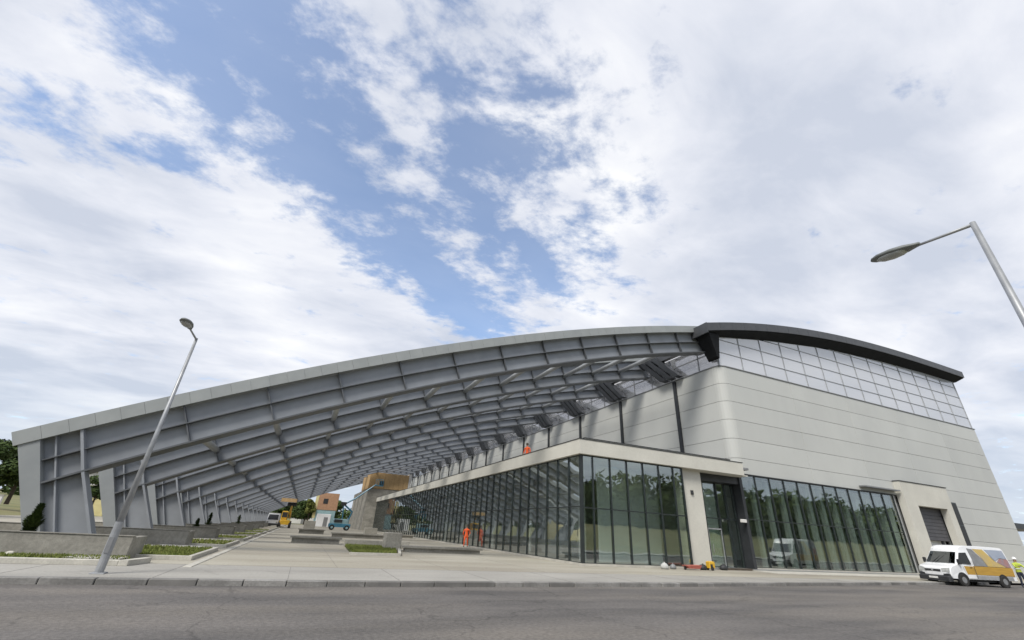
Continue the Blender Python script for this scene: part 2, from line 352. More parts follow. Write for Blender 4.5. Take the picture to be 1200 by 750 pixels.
# kerb: single stones
kb = thing('kerb', 'long grey stone kerb between the road and the far pavement', 'kerb', (0, 0, 0))
ks = [MB().cbox((.01, 0, -.2), (.99, .25, .0), .015).mesh('kerb_stone', M[q]) for q in ('kerb', 'kerbdark')]
x = -17.0; i = 0
while x < 50:
    y = kerb_y(x); rz = math.atan2(kerb_y(x+1)-y, 1)
    dk = random.random() < (.4 if -2 < x < 6 else .22)
    o = link('kerb_stone', ks[1 if dk else 0], kb, (x, y+random.uniform(-.006, .006), random.uniform(-.006, .004)), rz+random.uniform(-.004, .004))
    x += 1.0
o = slab('far_kerb_run', M['kerb'], -60, -17, lambda x: 14.2, lambda x: 14.45, .0); o.parent = kb; o.name = 'kerb_run'
nk = thing('kerb', 'pale kerb on the near side of the road below the right lamp', 'kerb', (0, 0, 0))
for i in range(60): link('kerb_stone', ks[0], nk, (-22+i, 2.65, 0))
# light concrete edge strip along the drive
ed = thing('edging_strip', 'long pale concrete edging between the drive and the planting beds', 'edging')
es = MB().cbox((0, .012, -.05), (.22, 1.988, .02), .01).mesh('edging_stone', M['kerblight'])
for i in range(60): link('edging_stone', es, ed, (-2.92+random.uniform(-.008, .008), 17.3+2*i, random.uniform(-.006, .006)))
# paving joints of the sidewalk: thin dark saw cuts as recessed strips
mb = MB()
for i in range(-8, 22):
    mb.box((i*3.0, kerb_y(i*3)+.3, -.0035), (i*3.0+.012, 18.1, -.001))
mb.box((-24, 18.185, -.0035), (28, 18.20, -.001))
for j in range(1, 22): mb.box((-2.6, 18.2+j*6, -.0035), (14.2, 18.215+j*6, -.001))
for q in (1.5, 5.6, 9.8): mb.box((q, 18.25, -.0030), (q+.012, 104, -.0012))
struct(mb.build('paving_joint', M['kerbdark']))
# repair patches and a worn tyre track on the road
def patch(name, m, cx, cy, rx, ry, z, seed):
    rnd = random.Random(seed); n = 22; mb = MB()
    ring = [(cx+math.cos(2*math.pi*i/n)*rx*rnd.uniform(.8, 1.15), cy+math.sin(2*math.pi*i/n)*ry*rnd.uniform(.8, 1.15), z) for i in range(n)]
    mb.v = ring; mb.f = [tuple(range(n))]; mb.m = [0]; return struct(mb.build(name, m))

# ------------------------------------------------------------ grass blades on beds
def grass(x0, x1, y0, y1, n, z=0.0, h=.09, seed=1, name='grass', inside=None):
    rnd = random.Random(seed); mb = MB()
    for i in range(n):
        x, y = rnd.uniform(x0, x1), rnd.uniform(y0, y1)
        if inside and not inside(x, y): continue
        a = rnd.uniform(0, 6.28); w = rnd.uniform(.02, .05); hh = h*rnd.uniform(.5, 1.3); lx, ly = rnd.uniform(-.04, .04), rnd.uniform(-.04, .04)
        k = len(mb.v); mb.v += [(x-w*math.cos(a), y-w*math.sin(a), z), (x+w*math.cos(a), y+w*math.sin(a), z), (x+lx, y+ly, z+hh)]; mb.f.append((k, k+1, k+2)); mb.m.append(0)
    me = bpy.data.meshes.new(name); me.from_pydata(mb.v, [], mb.f); me.materials.append(M['blade']); o = link(name, me); return stuff(o)

# ------------------------------------------------------------ portal frames of the canopy
def ztop(x): return 1.26722756e-06*x**3-.00451436*x*x+.42516119*x+7.9204032
def slope(x): return 3*1.26722756e-06*x*x-2*.00451436*x+.42516119
def along(x, d):                       # point d metres below the top edge, square to it
    s = slope(x); l = math.hypot(1, s); return (x+d*s/l, ztop(x)-d/l)
XS = [-9.4+i*.95 for i in range(36)]; XE = 23.05
XS = [x for x in XS if x < XE-.3]+[XE]
def strip(d0, d1, y0, y1, xs=XS, x0=None):
    mb = MB(); rings = []
    for x in xs:
        a, b = along(x, d0), along(x, d1)
        rings.append([(a[0], y0, a[1]), (b[0], y0, b[1]), (b[0], y1, b[1]), (a[0], y1, a[1])])
    return mb.loft(rings)
DEP = 1.86                             # square depth of the rafter
def legx(z, top): return top+(z-2.5)*(-.50)   # outward lean
YF0, BAY, NF, KF = 23.9, 8.0, 16, 1.195      # KF: the frame is drawn at reduced size and scaled up, its foot set in the ground
ZF = 1.45*(1-KF)
STX = [-5.35, -2.75, -.15, 2.45, 5.05, 7.65, 10.25, 12.85, 15.45, 18.05, 20.65]
def make_frame():
    r = thing('steel_portal_frame', 'x', 'portal frame', (0, YF0, ZF), 0, 'grey steel portal frames of the long canopy')
    st = M['steel']; r.scale = (KF, KF, KF)
    XR = [x for x in XS if x > -9]; XR[0] = -9.0
    strip(.42, DEP-.02, .285, .325, [-8.1]+XR[2:]).build('web', st, r)
    strip(.0, .40, .0, .70).build('top_chord', M['fascia'], r)
    strip(DEP-.03, DEP+.03, .01, .78, [-9.2]+[x for x in XS if x > -8.8]).build('bottom_flange', M['railshade'], r)
    strip(1.10, 1.13, .05, .285, [-9.35]+XR[1:]).build('mid_rail', M['railshade'], r)
    # the leg leans outwards: outer flange, web, inner flange, rib
    oX = lambda z: -9.42+(3.45-z)*.50
    iX = lambda z: -7.22+(2.5-z)*.50
    MB().poly([(oX(0), 0), (oX(0)+.42, 0), (oX(3.1)+.50, 3.50), (oX(3.1)+.02, 3.26)], 'y', .0, .32).build('outer_flange', M['legflange'], r)
    ti = -7.80
    MB().poly([(oX(0)+.40, 0), (iX(0), 0), (iX(2.5), 2.5), (ti, ztop(ti)-.45), (-8.95, ztop(-8.95)-.43), (oX(3.0)+.40, 3.0)], 'y', .29, .33).build('leg_web', st, r)
    MB().poly([(iX(0)-.03, 0), (iX(0)+.06, 0), (iX(2.5)+.06, 2.5), (ti+.06, ztop(ti)-.43), (ti-.02, ztop(ti)-.45), (iX(2.5)-.03, 2.5)], 'y', .015, .42).build('inner_flange', st, r)
    MB().poly([(-7.02, 0), (-6.97, 0), (-8.38, ztop(-8.4)-.42), (-8.43, ztop(-8.4)-.42)], 'y', .11, .289).build('leg_rib', st, r)
    MB().poly([(oX(0)-.1, 0), (iX(0)+.2, 0), (iX(0)+.2, .27), (oX(0)-.1, .27)], 'y', -.08, .6).build('base_plate', M['galv'], r)
    # stiffeners and round purlins
    sm = None
    hs = DEP-.44
    me = MB().box((-.022, .09, -hs), (.022, .284, 0)).mesh('stiffener', M['railshade'])
    pm = MB().tube([(0, .44, 0), (0, BAY/KF+.38, 0)], .155, 10); pme = pm.mesh('purlin', M['pipe']); pme.shade_smooth()
    for i, x in enumerate(STX):
        a = along(x, .41); o = link('stiffener', me, r, (a[0], 0, a[1])); o.rotation_euler = (0, -math.atan(slope(x)), 0)
        if i > 0 or True:
            b = along(x, 1.22); link('purlin', pme, r, (b[0]+.02, 0, b[1]))
    return r
def end_piece(parent):
    xe = [23.06, 23.4, 23.68]
    strip(.0, DEP+.03, .26, .34, xe).build('web_end', M['steel'], parent); strip(DEP-.03, DEP+.03, .01, .6, xe).build('flange_end', M['railshade'], parent); strip(.0, .4, .0, .26, xe).build('chord_end', M['fascia'], parent)
fr0 = make_frame()
ords = ['first', 'second', 'third', 'fourth', 'fifth', 'sixth', 'seventh', 'eighth', 'ninth', 'tenth', 'eleventh', 'twelfth', 'thirteenth', 'fourteenth', 'fifteenth', 'sixteenth', 'last']
fr0['label'] = 'nearest grey steel portal frame with leaning leg behind the tall lamp post'
for n in range(1, NF):
    lab = ('farthest' if n == NF-1 else ords[n])+' grey steel portal frame of the canopy counted from the road'
    f_ = dup(fr0, (0, YF0+BAY*n, ZF), None, lab)
    if n == 1: end_piece(f_); fr1 = f_
    elif n > 1:
        for c in [c for c in fr1.children if c.name.split('.')[0] in ('web_end', 'flange_end', 'chord_end')]: dup(c, None, f_)
    if n == NF-1:
        for c in list(f_.children):
            if c.name.startswith('purlin'): bpy.data.objects.remove(c)
# facing panels on the first frame
fa = thing('canopy_edge_trim', 'light grey panelled edge band along the front of the nearest canopy frame', 'edge trim', (0, YF0, ZF)); fa.scale = (KF, KF, KF)
x = -9.46; w = .62
while x < 22.9:
    x1 = min(x+w-.006, 23.0); a, b = along(x, -.05), along(x1, -.05); c, d = along(x1, .42), along(x, .42)
    yo = -.045+random.uniform(-.004, .004)
    MB().hexa([(d[0], yo, d[1]), (c[0], yo, c[1]), (c[0], -.004, c[1]), (d[0], -.004, d[1]), (a[0], yo, a[1]), (b[0], yo, b[1]), (b[0], .2, b[1]+.0), (a[0], .2, a[1])]).build('trim_panel', M['fascia'], fa)
    x += w

# ------------------------------------------------------------ exhibition hall
XW, YW, ZT = 28.4, 23.4, 14.6
HALL_END = 148.0
hall = thing('exhibition_hall', 'big pale panelled exhibition hall with dark curved roof and glazed base', 'hall', (XW, YW, 0))
hall.location = (0, 0, 0)
def part(mb, name, m, parent=None, **k): return mb.build(name, m, parent or hall, **k)
# inner shell behind the panels
mb = MB()
mb.box((29.15, 23.56, 6.2), (67.4, 23.75, 14.52)); mb.box((47.3, 23.56, 0), (49.3, 23.75, 6.2)); mb.box((54.3, 23.56, 0), (67.4, 23.75, 6.2)); mb.box((49.3, 23.56, 5.5), (54.3, 23.75, 6.2))
mb.box((28.56, 24.15, 6.2), (28.75, HALL_END, 14.52)); mb.box((67.2, 23.75, 0), (67.4, HALL_END, 20)); mb.box((28.56, HALL_END-.2, 0), (67.2, HALL_END, 16))
# quarter round corner backing
def arc(r, n=6): return [(29.15-r*math.cos(t), 24.15-r*math.sin(t)) for t in [i*math.pi/2/n for i in range(n+1)]]
def band(r0, r1, z0, z1, name, m, parent=None, n=6):
    o_, i_ = arc(r0, n), arc(r1, n); q = MB()
    rings = [[(o_[j][0], o_[j][1], z0), (i_[j][0], i_[j][1], z0), (i_[j][0], i_[j][1], z1), (o_[j][0], o_[j][1], z1)] for j in range(n+1)]
    return q.loft(rings).build(name, m, parent or hall)
part(mb, 'inner_shell', M['cladback'])
band(.59, .4, 6.2, 14.52, 'corner_shell', M['cladback'])
ROW = 1.46; G = .028
rows = []; z = ZT
while z > .3:
    rows.append((max(z-ROW, 0.0), z)); z -= ROW
rows = [(a, b) for a, b in rows]
# front panels
cols = [29.15+i*(67.45-29.15)/5 for i in range(6)]
for (z0, z1) in rows:
    for c in range(5):
        x0, x1 = cols[c], cols[c+1]; a = z0
        if z1 <= 6.3:
            if x1 < 54.2: continue
            x0 = max(x0, 55.1)
        if z0 < 6.15 < z1 and x0 < 47.3:
            if x1 > 47.3: bx('wall_panel', (x0+G/2, YW, 6.16), (x1-G/2, YW+.12, z1-G), M['clad'], hall, .008); continue
            a = 6.16
        bx('wall_panel', (x0+G/2, YW+random.uniform(-.004, .004), a), (x1-G/2, YW+.12, z1-G), M['clad'], hall, .008)
# corner panels (rounded)
for (z0, z1) in rows:
    if z1 < 6.3: continue
    band(.75, .63, max(z0, 6.16), z1-G, 'corner_panel', M['clad'])
# side panels, one bay long
for (z0, z1) in rows:
    if z1 < 6.3: continue
    y = 24.15; k = 1
    while y < HALL_END-.5:
        y1 = min(20+BAY*k+.46, HALL_END)
        if n: bx('wall_panel', (XW+random.uniform(-.004, .004), y+G/2, max(z0, 6.3)), (XW+.12, y1-G/2, z1-G), M['clad'], hall, .008)
        y = y1; k += 1
# coping above panels
part(MB().box((29.15, YW-.06, ZT-.02), (67.55, YW+.2, ZT+.05)), 'coping', M['midgrey']); part(MB().box((XW-.06, 24.15, ZT-.02), (XW+.2, HALL_END, ZT+.05)), 'coping', M['midgrey'])
band(.81, .55, ZT-.02, ZT+.05, 'coping', M['midgrey'])
# pilasters below each frame
for n in range(1, 16):
    y = 20+BAY*n
    part(MB().box((XW-.16, y+.30, 6.5), (XW+.02, y+.62, ZT-.1)), 'pilaster', M['black'])
    for q in range(3):                 # raking dark struts from the pilaster head up to the next frame
        yb = y-.75+q*.86; part(MB().hexa([(27.75, yb, 14.72), (28.36, yb, 14.72), (28.36, yb+.62, 14.72), (27.75, yb+.62, 14.72), (27.6, yb+2.7, 17.3), (28.36, yb+2.7, 17.3), (28.36, yb+3.32, 17.3), (27.6, yb+3.32, 17.3)]), 'raking_strut', M['black'])
# roof: curved dark slab, front edge slightly skewed
def RT(x): return 4.96035814e-05*x**3-.01047624259*x*x+.7251348632*x+4.8034294546
UP = [(26, 16.7), (28.5, 17.22), (35.3, 18.38), (43.7, 19.45), (53.2, 19.98), (61.4, 20.22), (68, 20.26)]
def UZ(x):
    for (a, p), (b, q) in zip(UP, UP[1:]):
        if x <= b: return p+(q-p)*(x-a)/(b-a)
    return UP[-1][1]
def RF(x): return 22.6
rx = [26.75+i*1.473 for i in range(29)]; rx[-1] = 67.9
mb = MB(); rings = []
def sl_pt(x, d):
    return RT(x)-d
for x in rx:
    yf = RF(x)
    ye = 24.2 if x < 34.1 else HALL_END  # roof cut back here to leave the added rooflight opening
    rings.append([(x, yf, sl_pt(x, .0)), (x, yf-.06, sl_pt(x, .08)), (x, yf-.02, sl_pt(x, .72)), (x, YW, UZ(x)), (x, ye, UZ(x)), (x, ye, max(UZ(x)+.25, sl_pt(x, 0)))])
part(mb.loft(rings), 'roof', M['soffit'])
# lighter metal edge band panels on the roof front
for i in range(len(rx)-1):
    a, b = rx[i]+.01, rx[i+1]-.01
    part(MB().hexa([(a, RF(a)-.12, RT(a)-.68), (b, RF(b)-.12, RT(b)-.68), (b, RF(b)-.062, RT(b)-.68), (a, RF(a)-.062, RT(a)-.68), (a, RF(a)-.12, RT(a)+.03), (b, RF(b)-.12, RT(b)+.03), (b, RF(b)+.3, RT(b)+.05), (a, RF(a)+.3, RT(a)+.05)]), 'roof_edge_panel', M['roofband'])
part(MB().hexa([(26.63, 22.48, RT(26.75)-.85), (26.74, 22.48, RT(26.75)-.85), (26.74, 24.2, RT(26.75)-.85), (26.63, 24.2, RT(26.75)-.85), (26.63, 22.48, RT(26.75)+.03), (26.74, 22.48, RT(26.75)+.05), (26.74, 24.2, RT(26.75)+.05), (26.63, 24.2, RT(26.75)+.03)]), 'roof_side_edge', M['roofband'])
part(MB().hexa([(28.0, 23.1, 15.2), (28.36, 23.2, 15.1), (28.36, 24.3, 15.1), (28.0, 24.1, 15.2), (27.0, 22.7, 16.95), (28.40, 22.9, 17.15), (28.40, 24.3, 17.15), (27.0, 24.1, 16.95)]), 'corner_bracket', M['soffit'])
# clerestory glazing, front
def RU(x): return UZ(x)-.01
cw = 2.75; x = 28.55; GR = 1.2
cx = []
while x < 67.3: cx.append(x); x += cw
cx[-1] = 67.3 if 67.3-cx[-1] < 1 else cx[-1]
if cx[-1] < 67.2: cx.append(67.3)
nrow = 5
for i in range(len(cx)-1):
    for j in range(nrow):
        z0 = ZT+.06+j*GR; z1 = z0+GR
        a, b = cx[i]+.03, cx[i+1]-.03; ta, tb = min(z1-.03, RU(a)), min(z1-.03, RU(b))
        if max(ta, tb) < z0+.15: continue
        ta, tb = max(ta, z0+.04), max(tb, z0+.04)
        part(MB().hexa([(a, YW+.10, z0+.03), (b, YW+.10, z0+.03), (b, YW+.13, z0+.03), (a, YW+.13, z0+.03), (a, YW+.10, ta), (b, YW+.10, tb), (b, YW+.13, tb), (a, YW+.13, ta)]), 'clerestory_pane', M['opal'])
for i, x in enumerate(cx): part(MB().box((x-.02, YW+.04, ZT+.05), (x+.02, YW+.2, RU(min(x, 67.3))+.02)), 'mullion', M['alu'])
for j in range(1, nrow):
    z = ZT+.06+j*GR; xs_ = [q*.25+28.55 for q in range(156) if RU(q*.25+28.55) > z]
    if xs_: part(MB().box((xs_[0], YW+.05, z-.02), (67.3, YW+.19, z+.02)), 'transom', M['alu'])
# clerestory glazing, side, and an unseen rooflight strip added to light it
for n in range(0, 16): bx('added_rooflight_pane', (28.3, 24.25+8*n*.96, 17.65), (34.2, 24.2+8*(n+1)*.96, 17.69), M['opalside'], hall)
part(MB().box((27.9, 24.32, 16.75), (28.33, HALL_END, 17.62)), 'roof_side_edge', M['roofband']); part(MB().box((34.1, 24.3, 14.1), (34.3, HALL_END-.4, 17.9)), 'inner_wall', M['white'])
for n in range(0, 16):
    ys = [20+8*n+.9+q*8/3 for q in range(4)]
    if n == 0: ys = [23.55, 25.6, 28.2]
    for q in range(len(ys)-1):
        for j in range(2):
            z0 = ZT+.06+j*1.2; z1 = min(z0+1.15, 16.74)
            if z1 > z0+.2 and ys[q] < HALL_END-3: bx('clerestory_pane', (XW+.10, ys[q]+.03, z0+.03), (XW+.13, ys[q+1]-.03, z1), M['opalside'], hall)
        if ys[q] < HALL_END: bx('mullion', (XW+.05, ys[q]-.03, ZT+.05), (XW+.19, ys[q]+.03, 16.74), M['alu'], hall)
part(MB().box((XW+.05, 24, ZT+.06+1.17), (XW+.19, HALL_END-.3, ZT+.06+1.23)), 'transom', M['midgrey'])
part(MB().box((28.75, 23.8, 13.9), (67.2, HALL_END-.3, 14.1)), 'bounce_floor', M['intceil'])  # unseen pale floor, added to bounce light onto the side panes

# ---- glazed annex (part of the hall block): box X 14.4..28.4, Y 22.6..106
XG, YG, YE = 14.38, 22.57, 106.0
ZG = 5.78
def glazing(origin, du, widths, zs, gm, depth=.06, mull=(.05, .16), parent=hall, nrm=(0, -1), pane='window_pane', out=.1):
    """a run of panes: origin (x,y), du unit direction, zs = list of levels"""
    ox, oy = origin; s = 0; pos = [0]
    for w in widths: s += w; pos.append(s)
    rz = math.atan2(du[1], du[0])
    for i, w in enumerate(widths):
        for j in range(len(zs)-1):
            key = ('pane', round(w, 3), round(zs[j+1]-zs[j], 3), gm.name)
            if key not in BOXES: BOXES[key] = MB().box((mull[0]/2+.002, -.012, .03), (w-mull[0]/2-.002, .012, zs[j+1]-zs[j]-.03)).mesh('window_pane', gm)
            link(pane, BOXES[key], parent, (ox+du[0]*pos[i], oy+du[1]*pos[i], zs[j]), rz+random.uniform(-.0035, .0035))
    zt = zs[-1]-zs[0]
    key = ('mull', round(zt, 3), mull)
    if key not in BOXES: BOXES[key] = MB().box((-mull[0]/2, -out, 0), (mull[0]/2, mull[1]-out+.02, zt)).mesh('mullion', M['frame'])
    for p in pos: link('mullion', BOXES[key], parent, (ox+du[0]*p, oy+du[1]*p, zs[0]), rz)
    for j, z in enumerate(zs):
        MB().box((0, -.05, -.03), (s, .05, .03)).build('transom', M['frame'], parent, (ox, oy, z)).rotation_euler = (0, 0, rz)
# side: runs along +Y from corner; direction (0,-1) so that the outer face looks to -X
NS = 60; wS = (YE-YG)/NS
glazing((XG, YE), (0, -1), [wS]*NS, [.12, 2.95, ZG], M['glassside'], mull=(.05, .16), out=.07)
glazing((XG, YG), (1, 0), [.8, 1.25, 1.25, 1.25, 1.25, 1.2, .75], [.12, 2.9, ZG], M['glass'], mull=(.06, .16), out=.07)
# dark corner post, base plinth
part(MB().box((XG-.09, YG-.09, .0), (XG+.09, YG+.09, ZG+.02)), 'corner_post', M['frame'])
part(MB().box((XG-.14, YG-.14, 0), (22.2, YG+.1, .115)), 'plinth', M['kerblight']); part(MB().box((XG-.14, YG+.1, 0), (XG+.1, YE, .115)), 'plinth', M['kerblight'])
# fascia: cream band round the annex roof
XF, YFa = 14.10, 22.25
mb = MB(); mb.box((XF, YFa, 5.82), (27.6, YFa+.3, 6.66)); part(mb, 'roof_fascia', M['cream'])
part(MB().box((XF, YFa+.3, 5.82), (XF+.3, YE+.3, 6.66)), 'roof_fascia', M['cream'])
part(MB().box((27.4, YFa+.3, 5.82), (27.6, YW+.6, 6.66)), 'roof_fascia', M['cream'])
part(MB().box((XF-.03, YFa-.03, 6.66), (27.63, YFa+.36, 6.70)), 'fascia_coping', M['dark']); part(MB().box((XF-.03, YFa+.36, 6.66), (XF+.36, YE+.33, 6.70)), 'fascia_coping', M['dark'])
part(MB().box((XF+.9, YFa+.8, 6.5), (27.4, YFa+.95, 6.93)), 'upstand', M['cream']); part(MB().box((XF+.87, YFa+.77, 6.93), (27.4, YFa+.99, 6.97)), 'fascia_coping', M['dark'])
part(MB().box((XF+.3, YFa+.3, 6.28), (XW+.1, YE, 6.42)), 'annex_roof', M['midgrey']); part(MB().box((XF+.3, YFa+.3, 5.83), (XW-.1, YE, 5.9)), 'soffit', M['cream'])
part(MB().box((XG+.1, YG+.1, -.02), (46.9, 36, .06)), 'floor', M['intfloor']); part(MB().box((XG+.1, 36, -.02), (28.2, YE-.1, .06)), 'floor', M['intfloor'])
part(MB().box((XW, 24.8, 6.0), (47.2, 36, 6.12)), 'ceiling', M['intceil'])
part(MB().box((24.0, 40, .06), (24.2, YE, 5.82)), 'inner_wall', M['interior']); part(MB().box((19, 36, .06), (47.1, 36.2, 5.99)), 'inner_wall', M['interior'])
part(MB().box((47.0, 23.8, .06), (47.2, 36, 5.99)), 'inner_wall', M['interior']); part(MB().box((XG+.2, YE-.1, .06), (24, YE+.1, 5.82)), 'inner_wall', M['interior'])
part(MB().box((18.9, 30, .06), (19.1, 36.0, 5.82)), 'inner_wall', M['interior'])
for n in range(10): part(MB().tube([(17.2, 27+8*n, .06), (17.2, 27+8*n, 5.82)], .25, 12), 'column', M['interior'])
part(MB().box((17.6, 25.6, .06), (22.6, 25.75, 5.82)), 'inner_wall', M['interior']); part(MB().box((24.2, 24.75, .06), (27.2, 24.87, 5.3)), 'inner_wall', M['interior'])
# light cylinders under the ceiling near the corner
# cream pillar, recessed entrance, right glazing
part(MB().box((22.25, 22.75, 0), (23.95, 23.6, 5.82)), 'pillar', M['cream'])
part(MB().box((22.9, 22.66, 4.25), (23.08, 22.75, 4.5)), 'wall_light', M['dark'])
YR = 23.95
part(MB().box((23.96, 23.3, 5.35), (28.2, YR+.2, 5.81)), 'entrance_soffit', M['black']); part(MB().box((28.15, 23.2, 0), (28.42, YR+.2, 6.1)), 'entrance_jamb', M['black'])
part(MB().box((23.96, 23.6, 0), (24.1, YR+.2, 5.35)), 'entrance_jamb', M['black'])
glazing((24.15, YR), (1, 0), [1.0, 1.3, .85, .8], [.04, 3.0, 5.33], M['glass'], mull=(.08, .2))
dr = part(MB().box((25.22, YR-.07, .06), (26.4, YR-.03, 2.3)), 'entrance_door', M['glass'])
MB().box((25.16, YR-.09, .05), (25.24, YR-.02, 2.38)).build('door_frame', M['alu'], dr); MB().box((26.38, YR-.09, .05), (26.46, YR-.02, 2.38)).build('door_frame', M['alu'], dr); MB().box((25.24, YR-.09, 2.3), (26.38, YR-.02, 2.38)).build('door_frame', M['alu'], dr)
MB().tube([(25.4, YR-.15, .9), (25.4, YR-.15, 1.4)], .02, 6).build('door_handle', M['alu'], dr)
bx('camera_housing', (27.6, 23.1, 2.85), (28.1, 23.25, 3.05), M['whitewall'], hall, .02)
glazing((28.42, YW), (1, 0), [1.55]*12, [.14, 3.1, 6.06], M['glass'], mull=(.055, .18), out=.07)
for q in range(12): part(MB().box((28.42+q*1.55+.75, 24.35, .06), (28.42+q*1.55+1.15, 24.6, 5.99)), 'reflection_post', M['midpost'])  # pale posts added to give the stripes of mullion reflections
part(MB().box((28.2, YW-.12, 0), (47.3, YW+.16, .135)), 'plinth', M['kerblight'])
part(MB().box((28.4, YW-.12, 6.09), (47.4, YW+.05, 6.15)), 'flashing', M['dark'])
part(MB().box((47.05, YW-.02, 0), (47.33, YW+.2, 6.1)), 'jamb', M['alu'])
part(MB().box((42.6, YW-.5, 6.42), (47.6, YW-.01, 6.52)), 'thin_canopy', M['midgrey'])
# portal round the goods door
mb = MB(); mb.box((47.75, 22.85, 0), (49.5, YW-.01, 7.3)); mb.box((54.15, 22.85, 0), (55.15, YW-.01, 7.3)); mb.box((49.5, 22.85, 5.4), (54.15, YW-.01, 7.3)); part(mb, 'door_surround', M['cream'])
part(MB().box((47.7, 22.8, 7.3), (55.2, YW-.01, 7.36)), 'fascia_coping', M['dark'])
sh = thing  # (kept for brevity)
shut = part(MB().box((49.52, YW+.12, 2.7), (54.13, YW+.18, 5.4)), 'roller_door', M['shutter'])
for j in range(9): MB().box((49.54, YW+.085, 2.72+j*.295), (54.11, YW+.118, 2.98+j*.295)).build('door_slat', M['shutter'], shut)
part(MB().box((49.5, YW+.5, 0), (54.2, YW+.6, 2.7)), 'inner_wall', M['interior'])
bx('interior_crate', (51.6, YW+.2, 0), (52.6, YW+.48, 1.9), M['whitewall'], hall, .02)
for k in range(2): part(MB().box((50.4+k*2.6, YW+.1, 0), (50.55+k*2.6, YW+.3, 2.7)), 'door_post', M['black'])
sw = part(MB().box((55.25, YW-.14, .3), (57.0, YW-.01, 6.15)), 'slit_window_frame', M['frame'])
for j in range(3): MB().box((55.35, YW-.16, .4+j*1.92), (56.9, YW-.141, 2.2+j*1.92)).build('pane', M['dark'], sw)
part(MB().box((68.0, 24.5, 4.6), (78, 29, 5.15)), 'side_canopy', M['black']); part(MB().box((67.41, 24.5, 4.7), (68.0, 29, 5.0)), 'side_canopy_arm', M['black'])
part(MB().box((77.6, 24.6, 0), (77.9, 24.9, 4.6)), 'side_canopy_post', M['black'])

# ------------------------------------------------------------ block at the far end of the annex
eb_ = thing('end_block', 'grey rendered block with ochre boarded upper storey at the far end of the annex', 'building')
MB().box((12.0, 106.4, 0), (27.9, 138, 8.5)).build('wall', M['concrete'], eb_)
MB().box((11.9, 106.3, 8.52), (20.6, 120, 11.9)).build('upper_storey', M['osb'], eb_)
for i in range(8): MB().box((12.0+i*1.07, 106.24, 8.6), (12.0+i*1.07+1.03, 106.295, 11.8)).build('board', M['osb'], eb_)
w_ = MB().box((14.2, 106.2, 9.2), (15.1, 106.235, 10.2)).build('window', M['dark'], eb_)
MB().box((20.62, 106.3, 8.52), (21.2, 120, 12.2)).build('end_wall', M['whitewall'], eb_)
eb2 = thing('boarded_building', 'small orange boarded building with a dark opening far behind the blue lift', 'building')
MB().box((3.2, 150, 0), (8.6, 158, 4.3)).build('wall', M['paleblue'], eb2); MB().box((3.2, 149.9, 4.32), (8.8, 158, 9.0)).build('upper_storey', M['osbred'], eb2)
MB().box((4.6, 149.85, 6.0), (5.9, 149.895, 7.4)).build('window', M['dark'], eb2); MB().box((2.4, 149.9, 2.0), (3.18, 152, 8.2)).build('gable', M['yhouse'], eb2)
# site containers in the far background
for i, (x0, x1, y0, hh, lab, m) in enumerate([(-3.4, 1.2, 168, 3.3, 'white site container left of the far tree trunk', 'whitewall'), (1.9, 5.4, 168, 3.1, 'white site container right of the far tree trunk', 'whitewall'), (3.0, 6.2, 122, 2.9, 'white box body container beside the blue lift', 'white')]):
    t = thing('site_container', lab, 'container', ((x0+x1)/2, y0, 0), 0, 'white containers at the far end of the drive'); L = (x1-x0)/2
    MB().cbox((-L, 0, .15), (L, 2.4, hh), .05).build('body', M[m], t)
    for q in range(int(2*L/.45)): bx('rib', (-L+.1+q*.45, -.03, .3), (-L+.28+q*.45, -.002, hh-.2), M[m], t)
    MB().box((L-1.5, -.06, .2), (L-.6, -.035, 2.2)).build('door', M['midgrey'], t)

# ------------------------------------------------------------ planting beds, low walls, benches
for n in range(0, 15):
    y = 20+8*n
    t = thing('low_wall', 'low raw concrete wall in front of the '+ords[n]+' canopy leg', 'low wall', (0, y-1.25, 0), 0, 'low concrete walls at the canopy legs')
    x0 = -12.5 if n else -9.0
    xe = -4.75
    MB().cbox((x0, 0, 0), (xe, .22, .68), .015).build('wall', M['concrete'], t); MB().cbox((xe-.22, .23, 0), (xe, 1.5, .66), .015).build('return_wall', M['concrete'], t)
    MB().box((x0, -.02, .683), (xe+.01, .25, .705)).build('capping', M['concrete'], t)
    # bed with pale kerbs between this wall and the drive
    b = thing('planting_bed', ('grassy' if n == 0 else 'brown')+' planting bed with pale kerbs between drive and the '+ords[n]+' low wall', 'planting bed', (0, y, 0), 0, 'planting beds along the drive')
    bx('bed_kerb', (-4.95, -.35, 0), (-3.15, -.2, .13), M['kerblight'], b, .01); bx('bed_kerb', (-3.30, -.2, 0), (-3.15, 5.1, .13), M['kerblight'], b, .01); bx('bed_kerb', (-7.6, 5.1, 0), (-3.15, 5.25, .13), M['kerblight'], b, .01)
    bx('bed_soil', (-7.6, -.2, 0), (-3.31, 5.09, .07), M['turf' if n in (0,) else 'soil'], b)
    bx('paving_slab', (-5.6, 5.6, 0), (-3.9, 6.7, .10), M['kerblight'], b, .01)
    if n < 6:
        o = grass(-7.5, -3.35, y-.15, y+5.0, 5000 if n == 0 else 1300, .07, .10, 30+n); o['label'] = 'short grass growing in the '+ords[n]+' bed beside the drive'; o['category'] = 'grass'
